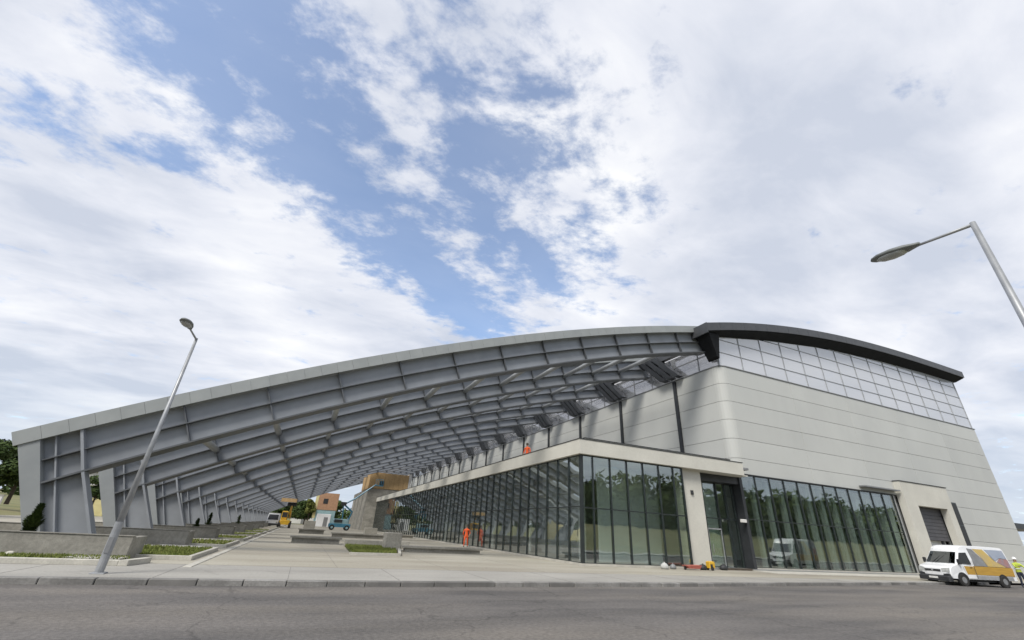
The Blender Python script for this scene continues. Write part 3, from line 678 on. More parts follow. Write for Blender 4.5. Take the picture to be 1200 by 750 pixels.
# front strip of grass with kerb along the sidewalk
t = thing('front_bed', 'long narrow grass bed with pale kerb between the pavement and the first low wall', 'planting bed')
MB().cbox((-40, 17.25, 0), (-4.5, 17.42, .14), .015).build('bed_kerb', M['kerblight'], t)
MB().hexa([(-4.5, 17.25, 0), (-4.28, 17.25, 0), (-4.0, 18.4, 0), (-4.2, 18.5, 0), (-4.5, 17.25, .14), (-4.28, 17.25, .14), (-4.0, 18.4, .14), (-4.2, 18.5, .14)]).build('bed_kerb', M['kerblight'], t)
MB().box((-40, 17.43, 0), (-4.55, 18.7, .09)).build('bed_soil', M['turf'], t)
MB().box((-5.9, 17.6, .09), (-4.6, 18.4, .15)).build('paving_slab', M['kerblight'], t)
o = grass(-22, -4.6, 17.5, 18.65, 9000, .09, .09, 51); o['label'] = 'strip of short grass behind the pale kerb along the pavement'; o['category'] = 'grass'
t = thing('retaining_wall', 'dark retaining wall with pale top at the left edge', 'wall', (-30, 26, 0))
MB().box((-14, 0, -.2), (16.5, .4, .95)).build('wall', M['concdark'], t); MB().cbox((-14, -.05, .951), (16.6, .5, 1.12), .02).build('capping', M['kerblight'], t)
MB().box((-26, 19.6, -.1), (-9.0, 25.9, .04)).build('gravel_bed', M['soil']); o = bpy.data.objects['gravel_bed']; struct(o); o.name = 'bare_soil'
rnd = random.Random(5)
for i, (x, y, s_, lab) in enumerate([(-8.9, 20.6, .32, 'pale rubble stone at the foot of the dark retaining wall'), (-8.2, 19.2, .2, 'small rubble stone left of the little conifer'), (-7.4, 18.5, .13, 'tiny pale stone under the little conifer')]):
    mb = MB(); rings = []
    for a, z in ((.7, 0), (1, .35), (.8, .7), (.3, .9)): rings.append([(x+math.cos(q*math.pi/4)*s_*a*rnd.uniform(.8, 1.2), y+math.sin(q*math.pi/4)*s_*a*rnd.uniform(.7, 1.1), .09+z*s_) for q in range(8)])
    tag(mb.loft(rings).build('rubble_stone', M['kerblight']), lab, 'stone', 'stones near the first wall')
# right: low walled lawn, cube, benches
t = thing('lawn_bed', 'small wedge shaped bright green lawn with low grey wall in the drive', 'planting bed')
outline = [(2.95, 33.5), (2.65, 25.2), (4.95, 25.6), (6.4, 33.5)]
MB().poly(outline, 'z', 0, .06).build('bed_soil', M['turf'], t)
MB().cbox((2.9, 33.52, 0), (7.2, 33.8, .42), .015).build('back_wall', M['concrete'], t)
MB().poly([(4.97, 25.5), (5.12, 25.5), (6.6, 33.5), (6.42, 33.5)], 'z', 0, .14).build('bed_kerb', M['kerblight'], t); MB().poly([(2.5, 25.0), (5.1, 25.45), (5.1, 25.6), (2.5, 25.2)], 'z', 0, .12).build('bed_kerb', M['kerblight'], t)
def ins(x, y):
    a = (y-25.3)/8.2
    return 0 < a < 1 and 2.75+a*.2 < x < 4.85+a*1.4 and y > 25.25+(x-2.7)*.17
o = grass(2.6, 6.5, 25.2, 33.4, 9000, .06, .13, 77, inside=ins); o['label'] = 'bright green grass of the wedge lawn in front of the concrete cube'; o['category'] = 'grass'
tag(MB().cbox((5.0, 30.3, .06), (6.0, 31.3, 1.0), .03).build('concrete_cube', M['concrete']), 'grey concrete cube standing on the wedge shaped lawn', 'concrete block')
def bench(x0, x1, y, w, h, lab, rz=0):
    t = thing('stone_bench', lab, 'bench', ((x0+x1)/2, y, 0), rz, 'long low concrete benches in the drive'); L = (x1-x0)/2
    MB().box((-L+.15, .12, 0), (L-.15, w-.12, h-.12)).build('base', M['concrete'], t); n = max(2, int(2*L/1.4)); q = 2*L/n
    for i in range(n): bx('seat_slab', (-L+i*q+.01, 0, h-.115), (-L+(i+1)*q-.01, w, h), M['concrete'], t, .01)
    return t
bench(-.5, 2.9, 35.8, .9, .42, 'low concrete bench in the middle of the drive')
bench(6.0, 11.2, 29.5, .8, .34, 'long low concrete bench right of the wedge lawn', .02)
bench(3.0, 9.2, 52, .9, .42, 'low concrete bench behind the concrete cube')
bench(-.2, 2.8, 60, .9, .5, 'farther low concrete bench behind the middle bench')
bench(9.6, 13.4, 60, .7, .4, 'low concrete bench close to the annex glazing')
for i, (x, y, h, lab) in enumerate([(8.8, 66, 1.5, 'small grey plinth block in front of the far end block'), (1.2, 78, 2.2, 'grey concrete box standing in front of the far tree')]):
    tag(MB().cbox((x-.8, y, 0), (x+.8, y+1.4, h*.6), .03).build('concrete_box', M['concrete']), lab, 'concrete block')

# ------------------------------------------------------------ plants
def leafcloud(rnd, centers, n, size):
    """centers: (x,y,z,rx,ry,rz)"""
    vs, fs = [], []
    tot = sum(c[3]*c[4]*c[5] for c in centers)
    for c in centers:
        m = int(n*c[3]*c[4]*c[5]/tot)+1
        for i in range(m):
            d = Vector((rnd.gauss(0, 1), rnd.gauss(0, 1), rnd.gauss(0, 1))).normalized(); r = rnd.uniform(.55, 1.05)**.6
            p = Vector((c[0]+d.x*c[3]*r, c[1]+d.y*c[4]*r, c[2]+d.z*c[5]*r))
            u = Vector((rnd.uniform(-1, 1), rnd.uniform(-1, 1), rnd.uniform(-.6, .6))).normalized(); w = u.cross(d+Vector((.1, .2, .3))).normalized()
            s1 = size*rnd.uniform(.6, 1.4); k = len(vs)
            vs += [p-u*s1, p+w*s1*.55, p+u*s1, p-w*s1*.55]; fs.append((k, k+1, k+2, k+3))
    return vs, fs
def tree(name, label, x, y, z, h, rad, mleaf, seed, n=5000, group=None, trunk=.3, leaf=.28, cb_=.25, squash=1.0):
    rnd = random.Random(seed); t = thing(name, label, 'tree', (x, y, z), 0, group)
    mb = MB(); mb.tube([(0, 0, -.3), (rnd.uniform(-.1, .1), 0, h*cb_), (rnd.uniform(-.3, .3), rnd.uniform(-.2, .2), h*.6), (0, 0, h*.9)], [trunk, trunk*.75, trunk*.4, .03], 8)
    cen = []
    for i in range(9):
        a = rnd.uniform(0, 6.28); zz_ = h*rnd.uniform(cb_+.05, .85); rr = rad*rnd.uniform(.35, .75)*(1.1-.5*abs(zz_/h-.5)*2)
        p = (math.cos(a)*rr, math.sin(a)*rr, zz_+h*.06)
        mb.tube([(0, 0, zz_-h*.12), (p[0]*.55, p[1]*.55, zz_-h*.02), p], [trunk*.35, trunk*.2, .03], 5)
        s_ = rad*rnd.uniform(.3, .5); cen.append((p[0], p[1], p[2], s_, s_, s_*.75*squash))
    for i in range(6): cen.append((rnd.uniform(-.35, .35)*rad, rnd.uniform(-.35, .35)*rad, h*rnd.uniform(.55, .93), rad*.38, rad*.38, h*.1))
    mb.build('trunk', M['bark'], t)
    vs, fs = leafcloud(rnd, cen, n, leaf); me = bpy.data.meshes.new('crown'); me.from_pydata([tuple(v) for v in vs], [], fs); me.materials.append(M[mleaf]); link('crown', me, t)
    return t
def treecopy(src, x, y, z, s, rz, lab):
    o = dup(src, (x, y, z), None, lab); o.scale = (s, s, s); o.rotation_euler = (0, 0, rz); return o
g_ = 'trees beyond the left end of the canopy'
t1 = tree('broadleaf_tree', 'dark broadleaf tree at the left edge behind the first canopy leg', -33.2, 66, .8, 6.4, 3.2, 'leafd', 11, 9000, g_, .25, .2)
t2 = tree('broadleaf_tree', 'paler tree just left of the dark tree at the left edge', -37.5, 70, 1.0, 6.6, 3.0, 'leafm', 12, 7000, g_, .25, .22)
treecopy(t1, -40, 92, 1.5, 1.15, 1.7, 'tree seen through the gap between the first two canopy legs')
treecopy(t2, -46, 78, 1.6, 1.1, 3.0, 'tree farthest out beyond the left edge'); treecopy(t1, -31.5, 96, 1.4, .7, 4.0, 'small dark tree behind the second canopy leg')
tree('broadleaf_tree', 'dark green tree at the far end of the drive', .8, 158, 0, 7.0, 4.6, 'leafd', 21, 9000, 'trees at the far end of the drive', .35, .3, .22)
tree('broadleaf_tree', 'yellow green slim tree in front of the dark far tree', 1.4, 150, 0, 7.4, 1.5, 'leafy', 22, 2500, 'trees at the far end of the drive', .2, .22, .3)
ft = tree('broadleaf_tree', 'wide dark tree left of the far dark tree', -5.5, 176, 0, 7.5, 5.2, 'leafd', 23, 7000, 'trees at the far end of the drive', .3, .35)
treecopy(ft, 8.5, 182, 0, 1.0, 2.1, 'dark tree behind the orange boarded building')
def conifer(x, y, z, h, r, seed, lab, n=2600):
    rnd = random.Random(seed); t = thing('conifer', lab, 'shrub', (x, y, z), 0, 'little evergreens by the canopy legs')
    MB().tube([(0, 0, 0), (0, 0, h*.85)], [.035, .01], 6).build('stem', M['bark'], t); vs, fs = [], []
    for i in range(n):
        q = rnd.random(); zz_ = .06*h+q*h*.94; rr = r*(1-q)**.6*(.75+.25*math.sin(q*17+seed))*rnd.uniform(.3, 1.05); a = rnd.uniform(0, 6.28)
        p = Vector((math.cos(a)*rr, math.sin(a)*rr, zz_)); u = Vector((math.cos(a), math.sin(a), rnd.uniform(.2, 1))).normalized(); w = Vector((-math.sin(a), math.cos(a), rnd.uniform(-.4, .4)))
        s_ = .055*rnd.uniform(.6, 1.4); k = len(vs); vs += [p-u*s_, p+w*s_*.5, p+u*s_*1.3, p-w*s_*.5]; fs.append((k, k+1, k+2, k+3))
    me = bpy.data.meshes.new('foliage'); me.from_pydata([tuple(v) for v in vs], [], fs); me.materials.append(M['leafd']); link('foliage', me, t); return t
conifer(-7.6, 19.4, .0, 1.45, .42, 3, 'little dark evergreen in front of the nearest canopy leg', 3500)
conifer(-6.0, 35.3, .05, 1.1, .35, 5, 'little evergreen between the second and third canopy legs', 1200)
conifer(-6.6, 43.2, .05, 1.5, .35, 6, 'little evergreen before the fourth canopy leg', 1200)
conifer(-6.3, 59.0, .05, 1.5, .45, 7, 'little evergreen far along the row of canopy legs', 900)
# far-off wood across the road (seen mirrored in the glazing)
rnd = random.Random(99); vs, fs = [], []
cen = []
for i in range(190):
    x = -130+i*2.1+rnd.uniform(-2, 2); y = -58-rnd.uniform(0, 16); hgt = rnd.uniform(11, 15.5)
    zb = 3.0
    for q in range(5): cen.append((x+rnd.uniform(-2.5, 2.5), y+rnd.uniform(-2.5, 2.5), zb+hgt*(.08+.21*q), 4.2-.45*q, 4.2-.45*q, 3.4))
vs, fs = leafcloud(rnd, cen, 110000, .85)
me = bpy.data.meshes.new('wood'); me.from_pydata([tuple(v) for v in vs], [], fs); me.materials.append(M['leafm']); o = link('distant_wood', me); stuff(o, 'dark wood across the road, mirrored in the right glazing', 'wood')
rnd = random.Random(98); cen = []
for i in range(120):
    x = -170+i*3+rnd.uniform(-2, 2); y = 235+rnd.uniform(-15, 15); zb = gz(x, y)
    cen.append((x, y, zb+2.5, 4, 4, 3.2))
vs, fs = leafcloud(rnd, cen, 14000, .9)
me = bpy.data.meshes.new('wood'); me.from_pydata([tuple(v) for v in vs], [], fs); me.materials.append(M['leafd']); o = link('distant_wood', me); stuff(o, 'low dark line of trees on the horizon beyond the canopy', 'wood')
# white boundary wall beyond trees at left, yellow house
t = thing('boundary_wall', 'low white boundary wall below the trees at the left edge', 'wall'); MB().box((-75, 62, .6), (-27.5, 62.3, 2.0)).build('wall', M['whitewall'], t); MB().box((-75, 61.95, 2.0), (-27.4, 62.35, 2.1)).build('capping', M['concrete'], t)
t = thing('yellow_house', 'pale yellow house glimpsed between the first two canopy legs', 'house', (-38, 110, 0))
MB().box((-7, 0, 0), (4, 8, 5.1)).build('wall', M['yhouse'], t); MB().box((-7, 0, 5.12), (4, 8, 7.4)).build('upper_storey', M['whitewall'], t); MB().box((-7.1, -.08, 3.0), (4.1, -.001, 3.15)).build('string_course', M['concrete'], t)
for q in range(4):
    w_ = MB().box((-6+q*2.6, -.06, 3.4), (-4.9+q*2.6, -.002, 4.6)).build('window', M['dark'], t); MB().box((-6.05+q*2.6, -.1, 3.3), (-4.85+q*2.6, -.061, 3.4)).build('sill', M['concrete'], w_)
MB().hexa([(-7.4, -.4, 7.42), (4.4, -.4, 7.42), (4.4, 8.4, 7.42), (-7.4, 8.4, 7.42), (-6, 3.8, 9), (3, 3.8, 9), (3, 4.2, 9), (-6, 4.2, 9)]).build('roof', M['bark'], t)

# ------------------------------------------------------------ street lamps
def lamp(x, y, label, h, arm, dirv, r0, r1, tilt=.06):
    t = thing('street_lamp', label, 'street lamp', (x, y, 0), 0, 'leaning looking grey street lamps')
    d = Vector(dirv).normalized()
    MB().tube([(0, 0, .02), (0, 0, 1.15)], [r0*1.25, r0*1.2], 14).build('lower_pole', M['galv'], t, smooth=False)
    MB().tube([(0, 0, 1.15), (0, 0, h*.5), (0, 0, h)], [r0, (r0+r1)/2, r1], 14).build('pole', M['galv'], t, smooth=True)
    MB().cbox((-.15, -.15, -.005), (.15, .15, .025), .01).build('base_plate', M['galv'], t)
    MB().box((-.05, -r0*1.25-.012, .45), (.05, -r0*1.15, .8)).build('access_door', M['midgrey'], t)
    a0 = Vector((0, 0, h-.04)); hl = .78; a1 = a0+d*(arm-hl)+Vector((0, 0, (arm-hl)*tilt+.0))
    MB().tube([a0, a1+d*.12], [r1*.72, r1*.55], 10).build('arm', M['galv'], t, smooth=True)
    # flattened teardrop head
    rings = []; side = Vector((-d.y, d.x, 0)); up = Vector((0, 0, 1))
    prof = [(0, .045, .045), (.08, .07, .055), (.22, .125, .085), (.42, .165, .095), (.62, .15, .08), (.74, .09, .05), (.78, .03, .02)]
    for s_, w, hh in prof:
        c = a1+d*s_+up*(s_*tilt); rings.append([c+side*math.cos(q*math.pi/6)*w+up*(math.sin(q*math.pi/6)*hh*(1 if math.sin(q*math.pi/6) > 0 else .45)) for q in range(12)])
    MB().loft(rings).build('lamp_head', M['lamphead'], t, smooth=True)
    rings = []
    for s_, w, hh in [(.22, .07, .02), (.3, .11, .05), (.45, .13, .065), (.6, .11, .05), (.68, .05, .02)]:
        c = a1+d*s_+up*(s_*tilt-.028); rings.append([c+side*math.cos(q*math.pi/6)*w+up*math.sin(q*math.pi/6)*hh for q in range(12)])
    MB().loft(rings).build('lens', M['lens'], t, smooth=True)
    return t
lamp(-4.27, 15.2, 'tall grey street lamp on the pavement in front of the canopy leg', 6.33, 1.65, (0, -1, 0), .075, .04, .0)
lamp(9.15, 2.12, 'grey street lamp cut off by the right edge, its head over the road', 6.5, 1.5, (0, 1, 0), .072, .04, .10)

# ------------------------------------------------------------ van with flat bed
def wheel(parent, x, y, r=.34, w=.22, sgn=-1):
    t = MB().tube([(0, -w/2, 0), (0, -w/2+.02, 0), (0, w/2-.02, 0), (0, w/2, 0)], [r-.03, r, r, r-.03], 20).build('wheel', M['rubber'], parent, (x, y, r), smooth=False)
    MB().tube([(0, sgn*(w/2-.03), 0), (0, sgn*(w/2+.008), 0)], [.2, .17], 14).build('rim', M['midgrey'], t)
    return t
hx, hy = -.98, .2; rzv = math.atan2(hy, hx)      # local +x = forward
van = thing('panel_van', 'white panel van with ochre yellow lower side and printed rear side parked by the kerb', 'van', (40.55, 17.45, ZR), rzv)
# local: front axle x=+1.65, rear axle x=-1.65, half width .95 ; near side is local +y or -y
hw = .95
side = [(2.42, .40), (2.50, .55), (2.50, .72), (2.45, .92), (2.30, 1.04), (1.84, 1.16), (1.76, 1.20), (1.20, 1.90), (1.12, 2.06), (1.00, 2.18), (.80, 2.27), (.60, 2.30), (.42, 2.31), (-1.2, 2.33), (-2.66, 2.31), (-2.76, 2.22), (-2.82, 1.2), (-2.82, .40)]
def CS(fr, x, z):
    return (x+(.10*(1-fr*fr)-.06*abs(fr)**6 if x > 1.0 else 0), fr*(hw-.16*max(0, (z-1.15)/1.15)), z-(.05*abs(fr)**6 if z > 2 else 0))
FR = [-1, -.985, -.93, -.7, -.35, 0, .35, .7, .93, .985, 1]
MB().loft([[CS(f_, x-(.02 if abs(f_) == 1 and x > .5 else 0), z) for x, z in side] for f_ in FR]).build('body', M['white'], van, smooth=False)
def quad(pts, off, name, m, parent):   # a thin plate from 4 corner points, thickened along off
    o = Vector(off); return MB().hexa([Vector(p) for p in pts]+[Vector(p)+o for p in pts]).build(name, m, parent)
rings = []
for f_ in (-.90, -.6, -.3, 0, .3, .6, .90):
    p, q = Vector(CS(f_, 1.745, 1.235)), Vector(CS(f_*.97, 1.215, 1.885)); o_ = Vector((.018, 0, .015)); rings.append([p, q, q+o_, p+o_])
MB().loft(rings).build('windscreen', M['vanglass'], van, smooth=False)
for s_ in (-1, 1):                      # dark arches over the front wheels, door gaps, side strip
    MB().loft([[(1.62+math.cos(t)*r_, s_*y_, .33+math.sin(t)*r_) for r_, y_ in ((.36, hw+.004), (.44, hw+.004), (.44, hw+.03), (.36, hw+.03))] for t in [math.pi*k/10 for k in range(11)]], closed=True).build('wheel_arch', M['dark'], van)
    MB().tube([(1.62, s_*(hw-.10), .36), (1.62, s_*(hw+.004), .36)], .40, 20).build('wheel_well', M['rubber'], van)
    
MB().cbox((2.40, -.90, .40), (2.56, .90, .66), .04).build('lower_front', M['dark'], van)
for s_ in (-1, 1):
    d = quad([(.50, s_*hw, .45), (1.18, s_*hw, .45), (1.30, s_*hw, 1.14), (.50, s_*hw, 1.14)], (0, s_*.012, 0), 'door', M['white'], van)
    quad([(.56, s_*(hw-.012), 1.24), (1.60, s_*(hw-.012), 1.24), (1.14, s_*(hw-.100), 1.86), (.56, s_*(hw-.105), 1.90)], (0, s_*.014, 0), 'side_window', M['dark'], van)
    MB().box((.62, s_*(hw+.013)-.015, 1.02), (.8, s_*(hw+.013)+.015, 1.06)).build('handle', M['dark'], d)
    quad([(2.50, s_*.50, .72), (2.44, s_*.90, .74), (2.36, s_*.90, .98), (2.46, s_*.50, .92)], (.075, 0, 0), 'headlight', M['lens'], van)
    MB().cbox((1.55, s_*1.02-.09, 1.2), (1.66, s_*1.02+.09, 1.5), .02).build('mirror', M['dark'], van)
    wheel(van, 1.62, s_*.885, sgn=s_); wheel(van, -1.7, s_*.885, sgn=s_)
MB().cbox((2.36, -.93, .22), (2.68, .93, .52), .07).build('bumper', M['dark'], van)
MB().box((2.52, -.45, .74), (2.61, .45, .86)).build('grille', M['dark'], van)
MB().box((2.682, -.26, .34), (2.70, .26, .45)).build('number_plate', M['plate'], van)
for s_ in (-1, 1): MB().tube([(1.90, s_*.1-.3, 1.23), (1.52, s_*.1+.1, 1.66)], .012, 4).build('wiper', M['dark'], van)
MB().tube([(2.61, .0, .80), (2.625, .0, .80)], .055, 10).build('badge', M['alu'], van)
MB().box((-2.6, -.75, .25), (1.0, .75, .41)).build('chassis', M['dark'], van)
def sy(z, o=0): return hw-.16*max(0, (z-1.15)/1.15)+o
def decal(pts, o, name, m, s_):         # flat print lying on the van side: (x, z) outline, o = how proud
    c = [(x, s_*sy(z, o), z) for x, z in pts]; d = [(x, s_*sy(z, o-.004), z) for x, z in pts]
    MB().loft([c, d]).build(name, m, van)
for s_ in (-1, 1):
    decal([(.46, .66), (-2.76, .66), (-2.78, 1.14), (.46, 1.14)], .006, 'ochre_band', M['gold'], s_)
    decal([(1.16, .66), (.50, .66), (.50, 1.12), (1.24, 1.12)], .017, 'ochre_door_panel', M['gold'], s_)
    decal([(.30, 1.16), (-.75, 1.16), (-.55, 1.62), (-.1, 2.12), (.30, 2.16)], .006, 'printed_picture', M['midgrey'], s_)
    decal([(-.78, 1.16), (-2.3, 1.16), (-1.55, 1.5), (-1.0, 2.14), (-.15, 2.14), (-.58, 1.62)], .006, 'printed_picture', M['printochre'], s_)
    decal([(-1.72, 1.44), (-2.35, 1.16), (-2.74, 1.16), (-2.72, 1.62), (-2.1, 1.66)], .006, 'printed_picture', M['printred'], s_)
    decal([(-1.12, 2.14), (-1.62, 1.50), (-2.08, 1.69), (-2.72, 1.65), (-2.66, 2.14)], .006, 'printed_picture', M['printblue'], s_)
    MB().box((-2.55, s_*(hw+.004)-.006, .42), (1.10, s_*(hw+.004)+.006, .62)).build('side_skirt', M['alu'], van)
    MB().tube([(-1.7, s_*(hw-.10), .36), (-1.7, s_*(hw+.012), .36)], .40, 20).build('wheel_well', M['rubber'], van)
    MB().cbox((-2.86, s_*.86-.06, .95), (-2.82, s_*.86+.06, 1.35), .01).build('tail_light', M['red'], van)
    MB().box((.40, s_*(hw+.008)-.004, .45), (.43, s_*(hw+.008)+.004, 1.15)).build('door_gap', M['dark'], van)
MB().cbox((-2.92, -.9, .38), (-2.80, .9, .56), .03).build('rear_bumper', M['dark'], van)
MB().box((-2.835, -.012, .6), (-2.80, .012, 2.1)).build('door_gap', M['dark'], van)

# ------------------------------------------------------------ workers
def person(label, loc, rz, top, legs, pose='stand', helmet='helmet'):
    t = thing('person', label, 'person', loc, rz)
    bm = bmesh.new(); ly = bm.verts.layers.skin.verify()
    J = {'pel': ((0, 0, .95), .15), 'wst': ((0, 0, 1.08), .13), 'chest': ((0, .01, 1.32), .165), 'nk': ((0, .0, 1.50), .06), 'hd0': ((0, .02, 1.60), .085), 'hd1': ((0, .02, 1.69), .085)}
    for s_, n in ((-1, 'l'), (1, 'r')):
        st = .1 if pose == 'walk' else 0
        J[n+'hip'] = ((s_*.10, 0, .88), .10); J[n+'kn'] = ((s_*.12, .05+st*s_, .49), .065); J[n+'an'] = ((s_*.13, -.02+st*1.5*s_, .09), .045); J[n+'toe'] = ((s_*.14, .14+st*1.5*s_, .045), .04)
        J[n+'sh'] = ((s_*.20, 0, 1.42), .065)
        if pose == 'reach': J[n+'el'] = ((s_*.27, .2, 1.22), .045); J[n+'wr'] = ((s_*.18, .42, 1.28), .03)
        else: J[n+'el'] = ((s_*.29, -.02+st*s_, 1.14), .045); J[n+'wr'] = ((s_*.28, .12-st*s_, .92), .03)
    E_ = [('pel', 'wst'), ('wst', 'chest'), ('chest', 'nk'), ('nk', 'hd0'), ('hd0', 'hd1')]
    for n in 'lr': E_ += [('pel', n+'hip'), (n+'hip', n+'kn'), (n+'kn', n+'an'), (n+'an', n+'toe'), ('chest', n+'sh'), (n+'sh', n+'el'), (n+'el', n+'wr')]
    vs = {}
    for k_, (p, r) in J.items():
        v = bm.verts.new(p); v[ly].radius = (r, r*(.75 if k_ in ('pel', 'wst', 'chest') else 1)); vs[k_] = v
    vs['pel'][ly].use_root = True
    for n, s_ in (('l', -1), ('r', 1)):
        w = Vector(J[n+'wr'][0]); d = (w-Vector(J[n+'el'][0])).normalized()
        pv = bm.verts.new(w+d*.07); pv[ly].radius = (.032, .018); bm.edges.new((vs[n+'wr'], pv))
        for f_ in range(5):
            off = Vector((0, 1, 0)).cross(d).normalized()*(f_-1.8)*.018; l_ = (.045, .07, .075, .07, .055)[f_]
            a = bm.verts.new(w+d*(.10 if f_ else .05)+off*1.3); b = bm.verts.new(w+d*((.10 if f_ else .05)+l_)+off*1.5+Vector((0, 0, -.012)))
            a[ly].radius = (.010, .010); b[ly].radius = (.008, .008); bm.edges.new((pv, a)); bm.edges.new((a, b))
    for a, b in E_: bm.edges.new((vs[a], vs[b]))
    me = bpy.data.meshes.new('body'); bm.to_mesh(me); bm.free(); o = link('tmp', me)
    o.modifiers.new('s', 'SKIN'); m2 = o.modifiers.new('u', 'SUBSURF'); m2.levels = 1
    dg = bpy.context.evaluated_depsgraph_get(); me2 = bpy.data.meshes.new_from_object(o.evaluated_get(dg)); bpy.data.objects.remove(o)
    me2.materials.clear()
    for m in (M['skin'], M[top], M[legs], M['dark'], M['bark']): me2.materials.append(m)
    for p in me2.polygons:
        c = p.center; arm = abs(c.x) > .19 and c.z > .8
        wy = J['rwr'][0]; far = (Vector(c)-Vector((math.copysign(wy[0], c.x), J[('r' if c.x > 0 else 'l')+'wr'][0][1], J['rwr'][0][2]))).length
        if c.z > 1.52: p.material_index = 0
        elif arm and far < .2 and (c-Vector(J[('r' if c.x > 0 else 'l')+'el'][0])).length > .17: p.material_index = 0
        elif c.z > .93 or arm: p.material_index = 1
        elif c.z > .12: p.material_index = 2
        else: p.material_index = 3
    me2.shade_smooth(); link('body', me2, t); me2.name = 'body'
    # face and helmet
    MB().tube([(0, .095, 1.63), (0, .125, 1.615)], [.012, .016], 6).build('nose', M['skin'], t)
    for s_ in (-1, 1):
        MB().tube([(s_*.032, .088, 1.655), (s_*.032, .1, 1.655)], .009, 6).build('eye', M['dark'], t); MB().cbox((s_*.088-.01, .0, 1.61), (s_*.088+.01, .035, 1.66), .004).build('ear', M['skin'], t)
    MB().box((-.025, .098, 1.575), (.025, .106, 1.583)).build('mouth', M['redhose'], t)
    rings = [[(math.cos(q*math.pi/6)*r*.92, .01+math.sin(q*math.pi/6)*r, z) for q in range(12)] for r, z in ((.145, 1.69), (.118, 1.70), (.115, 1.75), (.085, 1.80), (.02, 1.825))]
    MB().loft(rings).build('helmet' if helmet == 'helmet' else 'hair', M[helmet], t, smooth=True)
    if top == 'hivis':
        MB().loft([[(math.cos(q*math.pi/6)*r, math.sin(q*math.pi/6)*r*.78, z) for q in range(12)] for r, z in ((.19, 1.10), (.19, 1.15))], cap=False).build('reflective_band', M['plate'], t)
    return t
person('worker in orange work clothes walking beside the annex glazing', (13.72, 40.6, 0), 2.6, 'orange', 'orange', 'walk', 'bark')
person('worker in orange work clothes standing on the annex roof', (15.95, 33.3, 6.42), 2.2, 'orange', 'orange', 'stand', 'bark')
person('worker in yellow vest and white helmet standing behind the parked van', (44.6, 16.25, ZR), 2.6, 'hivis', 'navy', 'reach')
# things on the ground by the pillar
t = thing('compressor', 'small yellow compressor on wheels beside the cream pillar', 'machine', (22.9, 21.9, 0))
t.scale = (.6, .6, .6)
MB().cbox((-.38, -.28, .2), (.38, .28, .8), .08).build('casing', M['yellow'], t); MB().cbox((-.3, -.3, .25), (0, -.281, .55), .004).build('vent', M['dark'], t); MB().tube([(.38, -.2, .7), (.75, -.2, .85), (.75, .2, .85), (.38, .2, .7)], .02, 6).build('handle', M['dark'], t)
for s_ in (-1, 1): MB().tube([(-.1, s_*.3-.04, .18), (-.1, s_*.3+.04, .18)], .18, 14).build('wheel', M['rubber'], t)
t = thing('red_barrow', 'red tray barrow lying low beside the yellow compressor', 'barrow', (21.4, 21.9, 0), .1)
t.scale = (.6, .5, .6)
MB().hexa([(-.6, -.35, .12), (.9, -.35, .12), (.9, .35, .12), (-.6, .35, .12), (-1.0, -.45, .38), (1.1, -.45, .42), (1.1, .45, .42), (-1.0, .45, .38)]).build('tray', M['redhose'], t); MB().tube([(1.0, -.3, .3), (1.7, -.3, .45)], .02, 6).build('handle', M['dark'], t); MB().tube([(1.0, .3, .3), (1.7, .3, .45)], .02, 6).build('handle', M['dark'], t)
MB().tube([(-.9, -.05, .16), (-.9, .05, .16)], .16, 12).build('wheel', M['rubber'], t)
for i, (x, y, s_, lab, m) in enumerate([(19.4, 21.9, .25, 'pale cement sack slumped by the front glazing', 'bag'), (20.2, 22.1, .2, 'darker rubble sack beside the red barrow', 'midgrey'), (24.5, 22.4, .26, 'dark bucket sized bag right of the compressor', 'dark'), (22.5, 22.1, .24, 'small black bag left of the compressor', 'dark')]):
    rnd = random.Random(i+40); mb = MB(); rings = []
    for a, z in ((.8, 0), (1.05, .3), (.95, .8), (.5, 1.15), (.15, 1.25), (.22, 1.4)): rings.append([(x+math.cos(q*math.pi/5)*s_*a*rnd.uniform(.85, 1.15), y+math.sin(q*math.pi/5)*s_*a*.8*rnd.uniform(.85, 1.1), z*s_) for q in range(10)])
    tag(mb.loft(rings).build('sack', M[m], smooth=True), lab, 'sack', 'sacks by the front glazing')
tag(MB().box((24.8, 22.9, 0), (27.6, 23.15, .09)).box((24.9, 22.6, 0), (27.3, 22.8, .07)).build('timber_boards', M['bark']), 'low timber boards lying before the recessed entrance', 'boards')

# ------------------------------------------------------------ machines at the far end of the drive
t = thing('boom_lift', 'blue articulated boom lift with raised arm at the far end of the drive', 'boom lift', (7.0, 92, 0))
MB().cbox((-2.4, 0, .5), (1.4, 2.0, 1.1), .1).build('chassis', M['blue'], t); MB().cbox((-1.8, .1, 1.1), (1.0, 1.9, 1.9), .15).build('turntable', M['paleblue'], t); MB().cbox((-1.6, -.02, 1.3), (-.2, .09, 1.8), .01).build('panel', M['dark'], t)
for x in (-1.8, .8):
    for y in (.1, 1.9):
        w_ = MB().tube([(x, y-.15, .45), (x, y+.15, .45)], .45, 14).build('wheel', M['rubber'], t); MB().tube([(x, y-.17, .45), (x, y-.151, .45)], .2, 10).build('rim', M['paleblue'], w_)
MB().tube([(.9, 1, 1.8), (1.3, 1, 3.2), (-.4, 1, 4.4)], .17, 6).build('lower_arm', M['blue'], t); MB().tube([(-.4, 1, 4.4), (1.5, 1, 5.6), (4.8, 1, 8.4)], [.17, .15, .12], 6).build('upper_arm', M['blue'], t); MB().tube([(-.2, 1, 1.9), (-.5, 1, 4.5)], .12, 6).build('link_arm', M['blue'], t)
MB().cbox((-.9, .7, 4.2), (0, 1.3, 4.8), .05).build('joint', M['dark'], t)
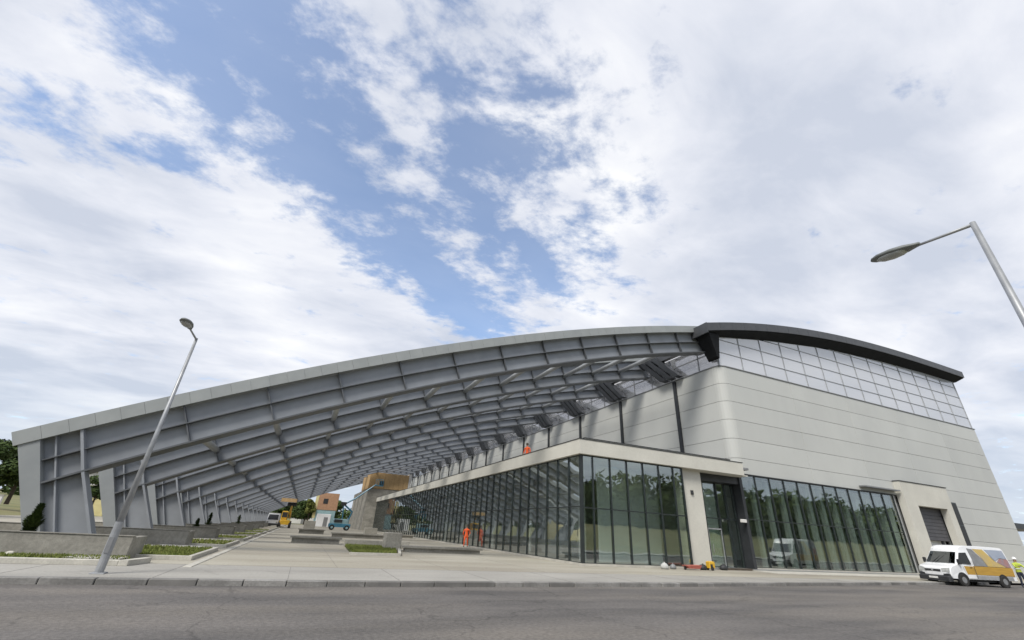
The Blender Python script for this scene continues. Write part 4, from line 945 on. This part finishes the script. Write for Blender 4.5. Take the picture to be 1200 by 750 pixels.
for q in range(5): MB().tube([(4.6+.35*q, .4, 8.2), (4.6+.35*q, .4, 9.3)], .03, 4).build('basket_bar', M['blue'], t)
MB().box((4.5, .3, 8.1), (6.1, 1.5, 8.2)).build('basket_floor', M['blue'], t); MB().tube([(4.6, .4, 9.3), (6.0, .4, 9.3)], .03, 4).build('basket_rail', M['blue'], t)
# second van (delivery) and yellow loader at left end
t = thing('delivery_van', 'white delivery van at the far end of the drive beside the yellow loader', 'van', (-4.6, 90, 0))
MB().poly([(-1.0, .3), (1.0, .3), (1.0, 1.0), (.85, 2.2), (-.85, 2.2), (-1.0, 1.0)], 'y', 1.0, 5.2).build('body', M['white'], t)
MB().hexa([(-.98, 0, .35), (.98, 0, .35), (.98, .99, .35), (-.98, .99, .35), (-.95, .15, 1.05), (.95, .15, 1.05), (.85, .99, 2.1), (-.85, .99, 2.1)]).build('bonnet', M['white'], t)
quad([(-.80, .21, 1.12), (.80, .21, 1.12), (.74, .86, 1.95), (-.74, .86, 1.95)], (0, -.02, .02), 'windscreen', M['dark'], t); MB().box((-.95, -.12, .3), (.95, -.002, .6)).build('bumper', M['dark'], t)
for x in (-.9, .9):
    for y in (.8, 4.4): MB().tube([(x-.1, y, .33), (x+.1, y, .33)], .33, 14).build('wheel', M['rubber'], t)
    MB().cbox((x*.78-.13, -.03, .68), (x*.78+.13, .04, .86), .01).build('headlight', M['lens'], t)
t = thing('wheel_loader', 'yellow wheeled telehandler at the far end of the drive', 'loader', (-2.6, 88, 0))
MB().cbox((-.8, 0, .5), (.8, 3.6, 1.2), .1).build('chassis', M['yellow'], t); c_ = MB().cbox((-.8, 1.0, 1.2), (.2, 2.4, 2.6), .12).build('cab', M['yellow'], t); MB().box((-.7, .985, 1.6), (.1, .999, 2.4)).build('window', M['dark'], c_)
for x in (-.8, .8):
    for y in (.5, 3.0): MB().tube([(x-.18, y, .55), (x+.18, y, .55)], .55, 14).build('wheel', M['rubber'], t)
MB().tube([(.5, 3.4, 1.6), (.5, 0, 2.6), (.5, -1.2, 3.6)], [.18, .16, .13], 6).build('boom', M['yellow'], t); MB().cbox((-.2, -1.5, 3.4), (1.2, -1.1, 3.9), .04).build('carriage', M['dark'], t); MB().box((-1.3, -1.9, 3.95), (1.1, -1.1, 4.5)).build('load_crate', M['osb'], t)
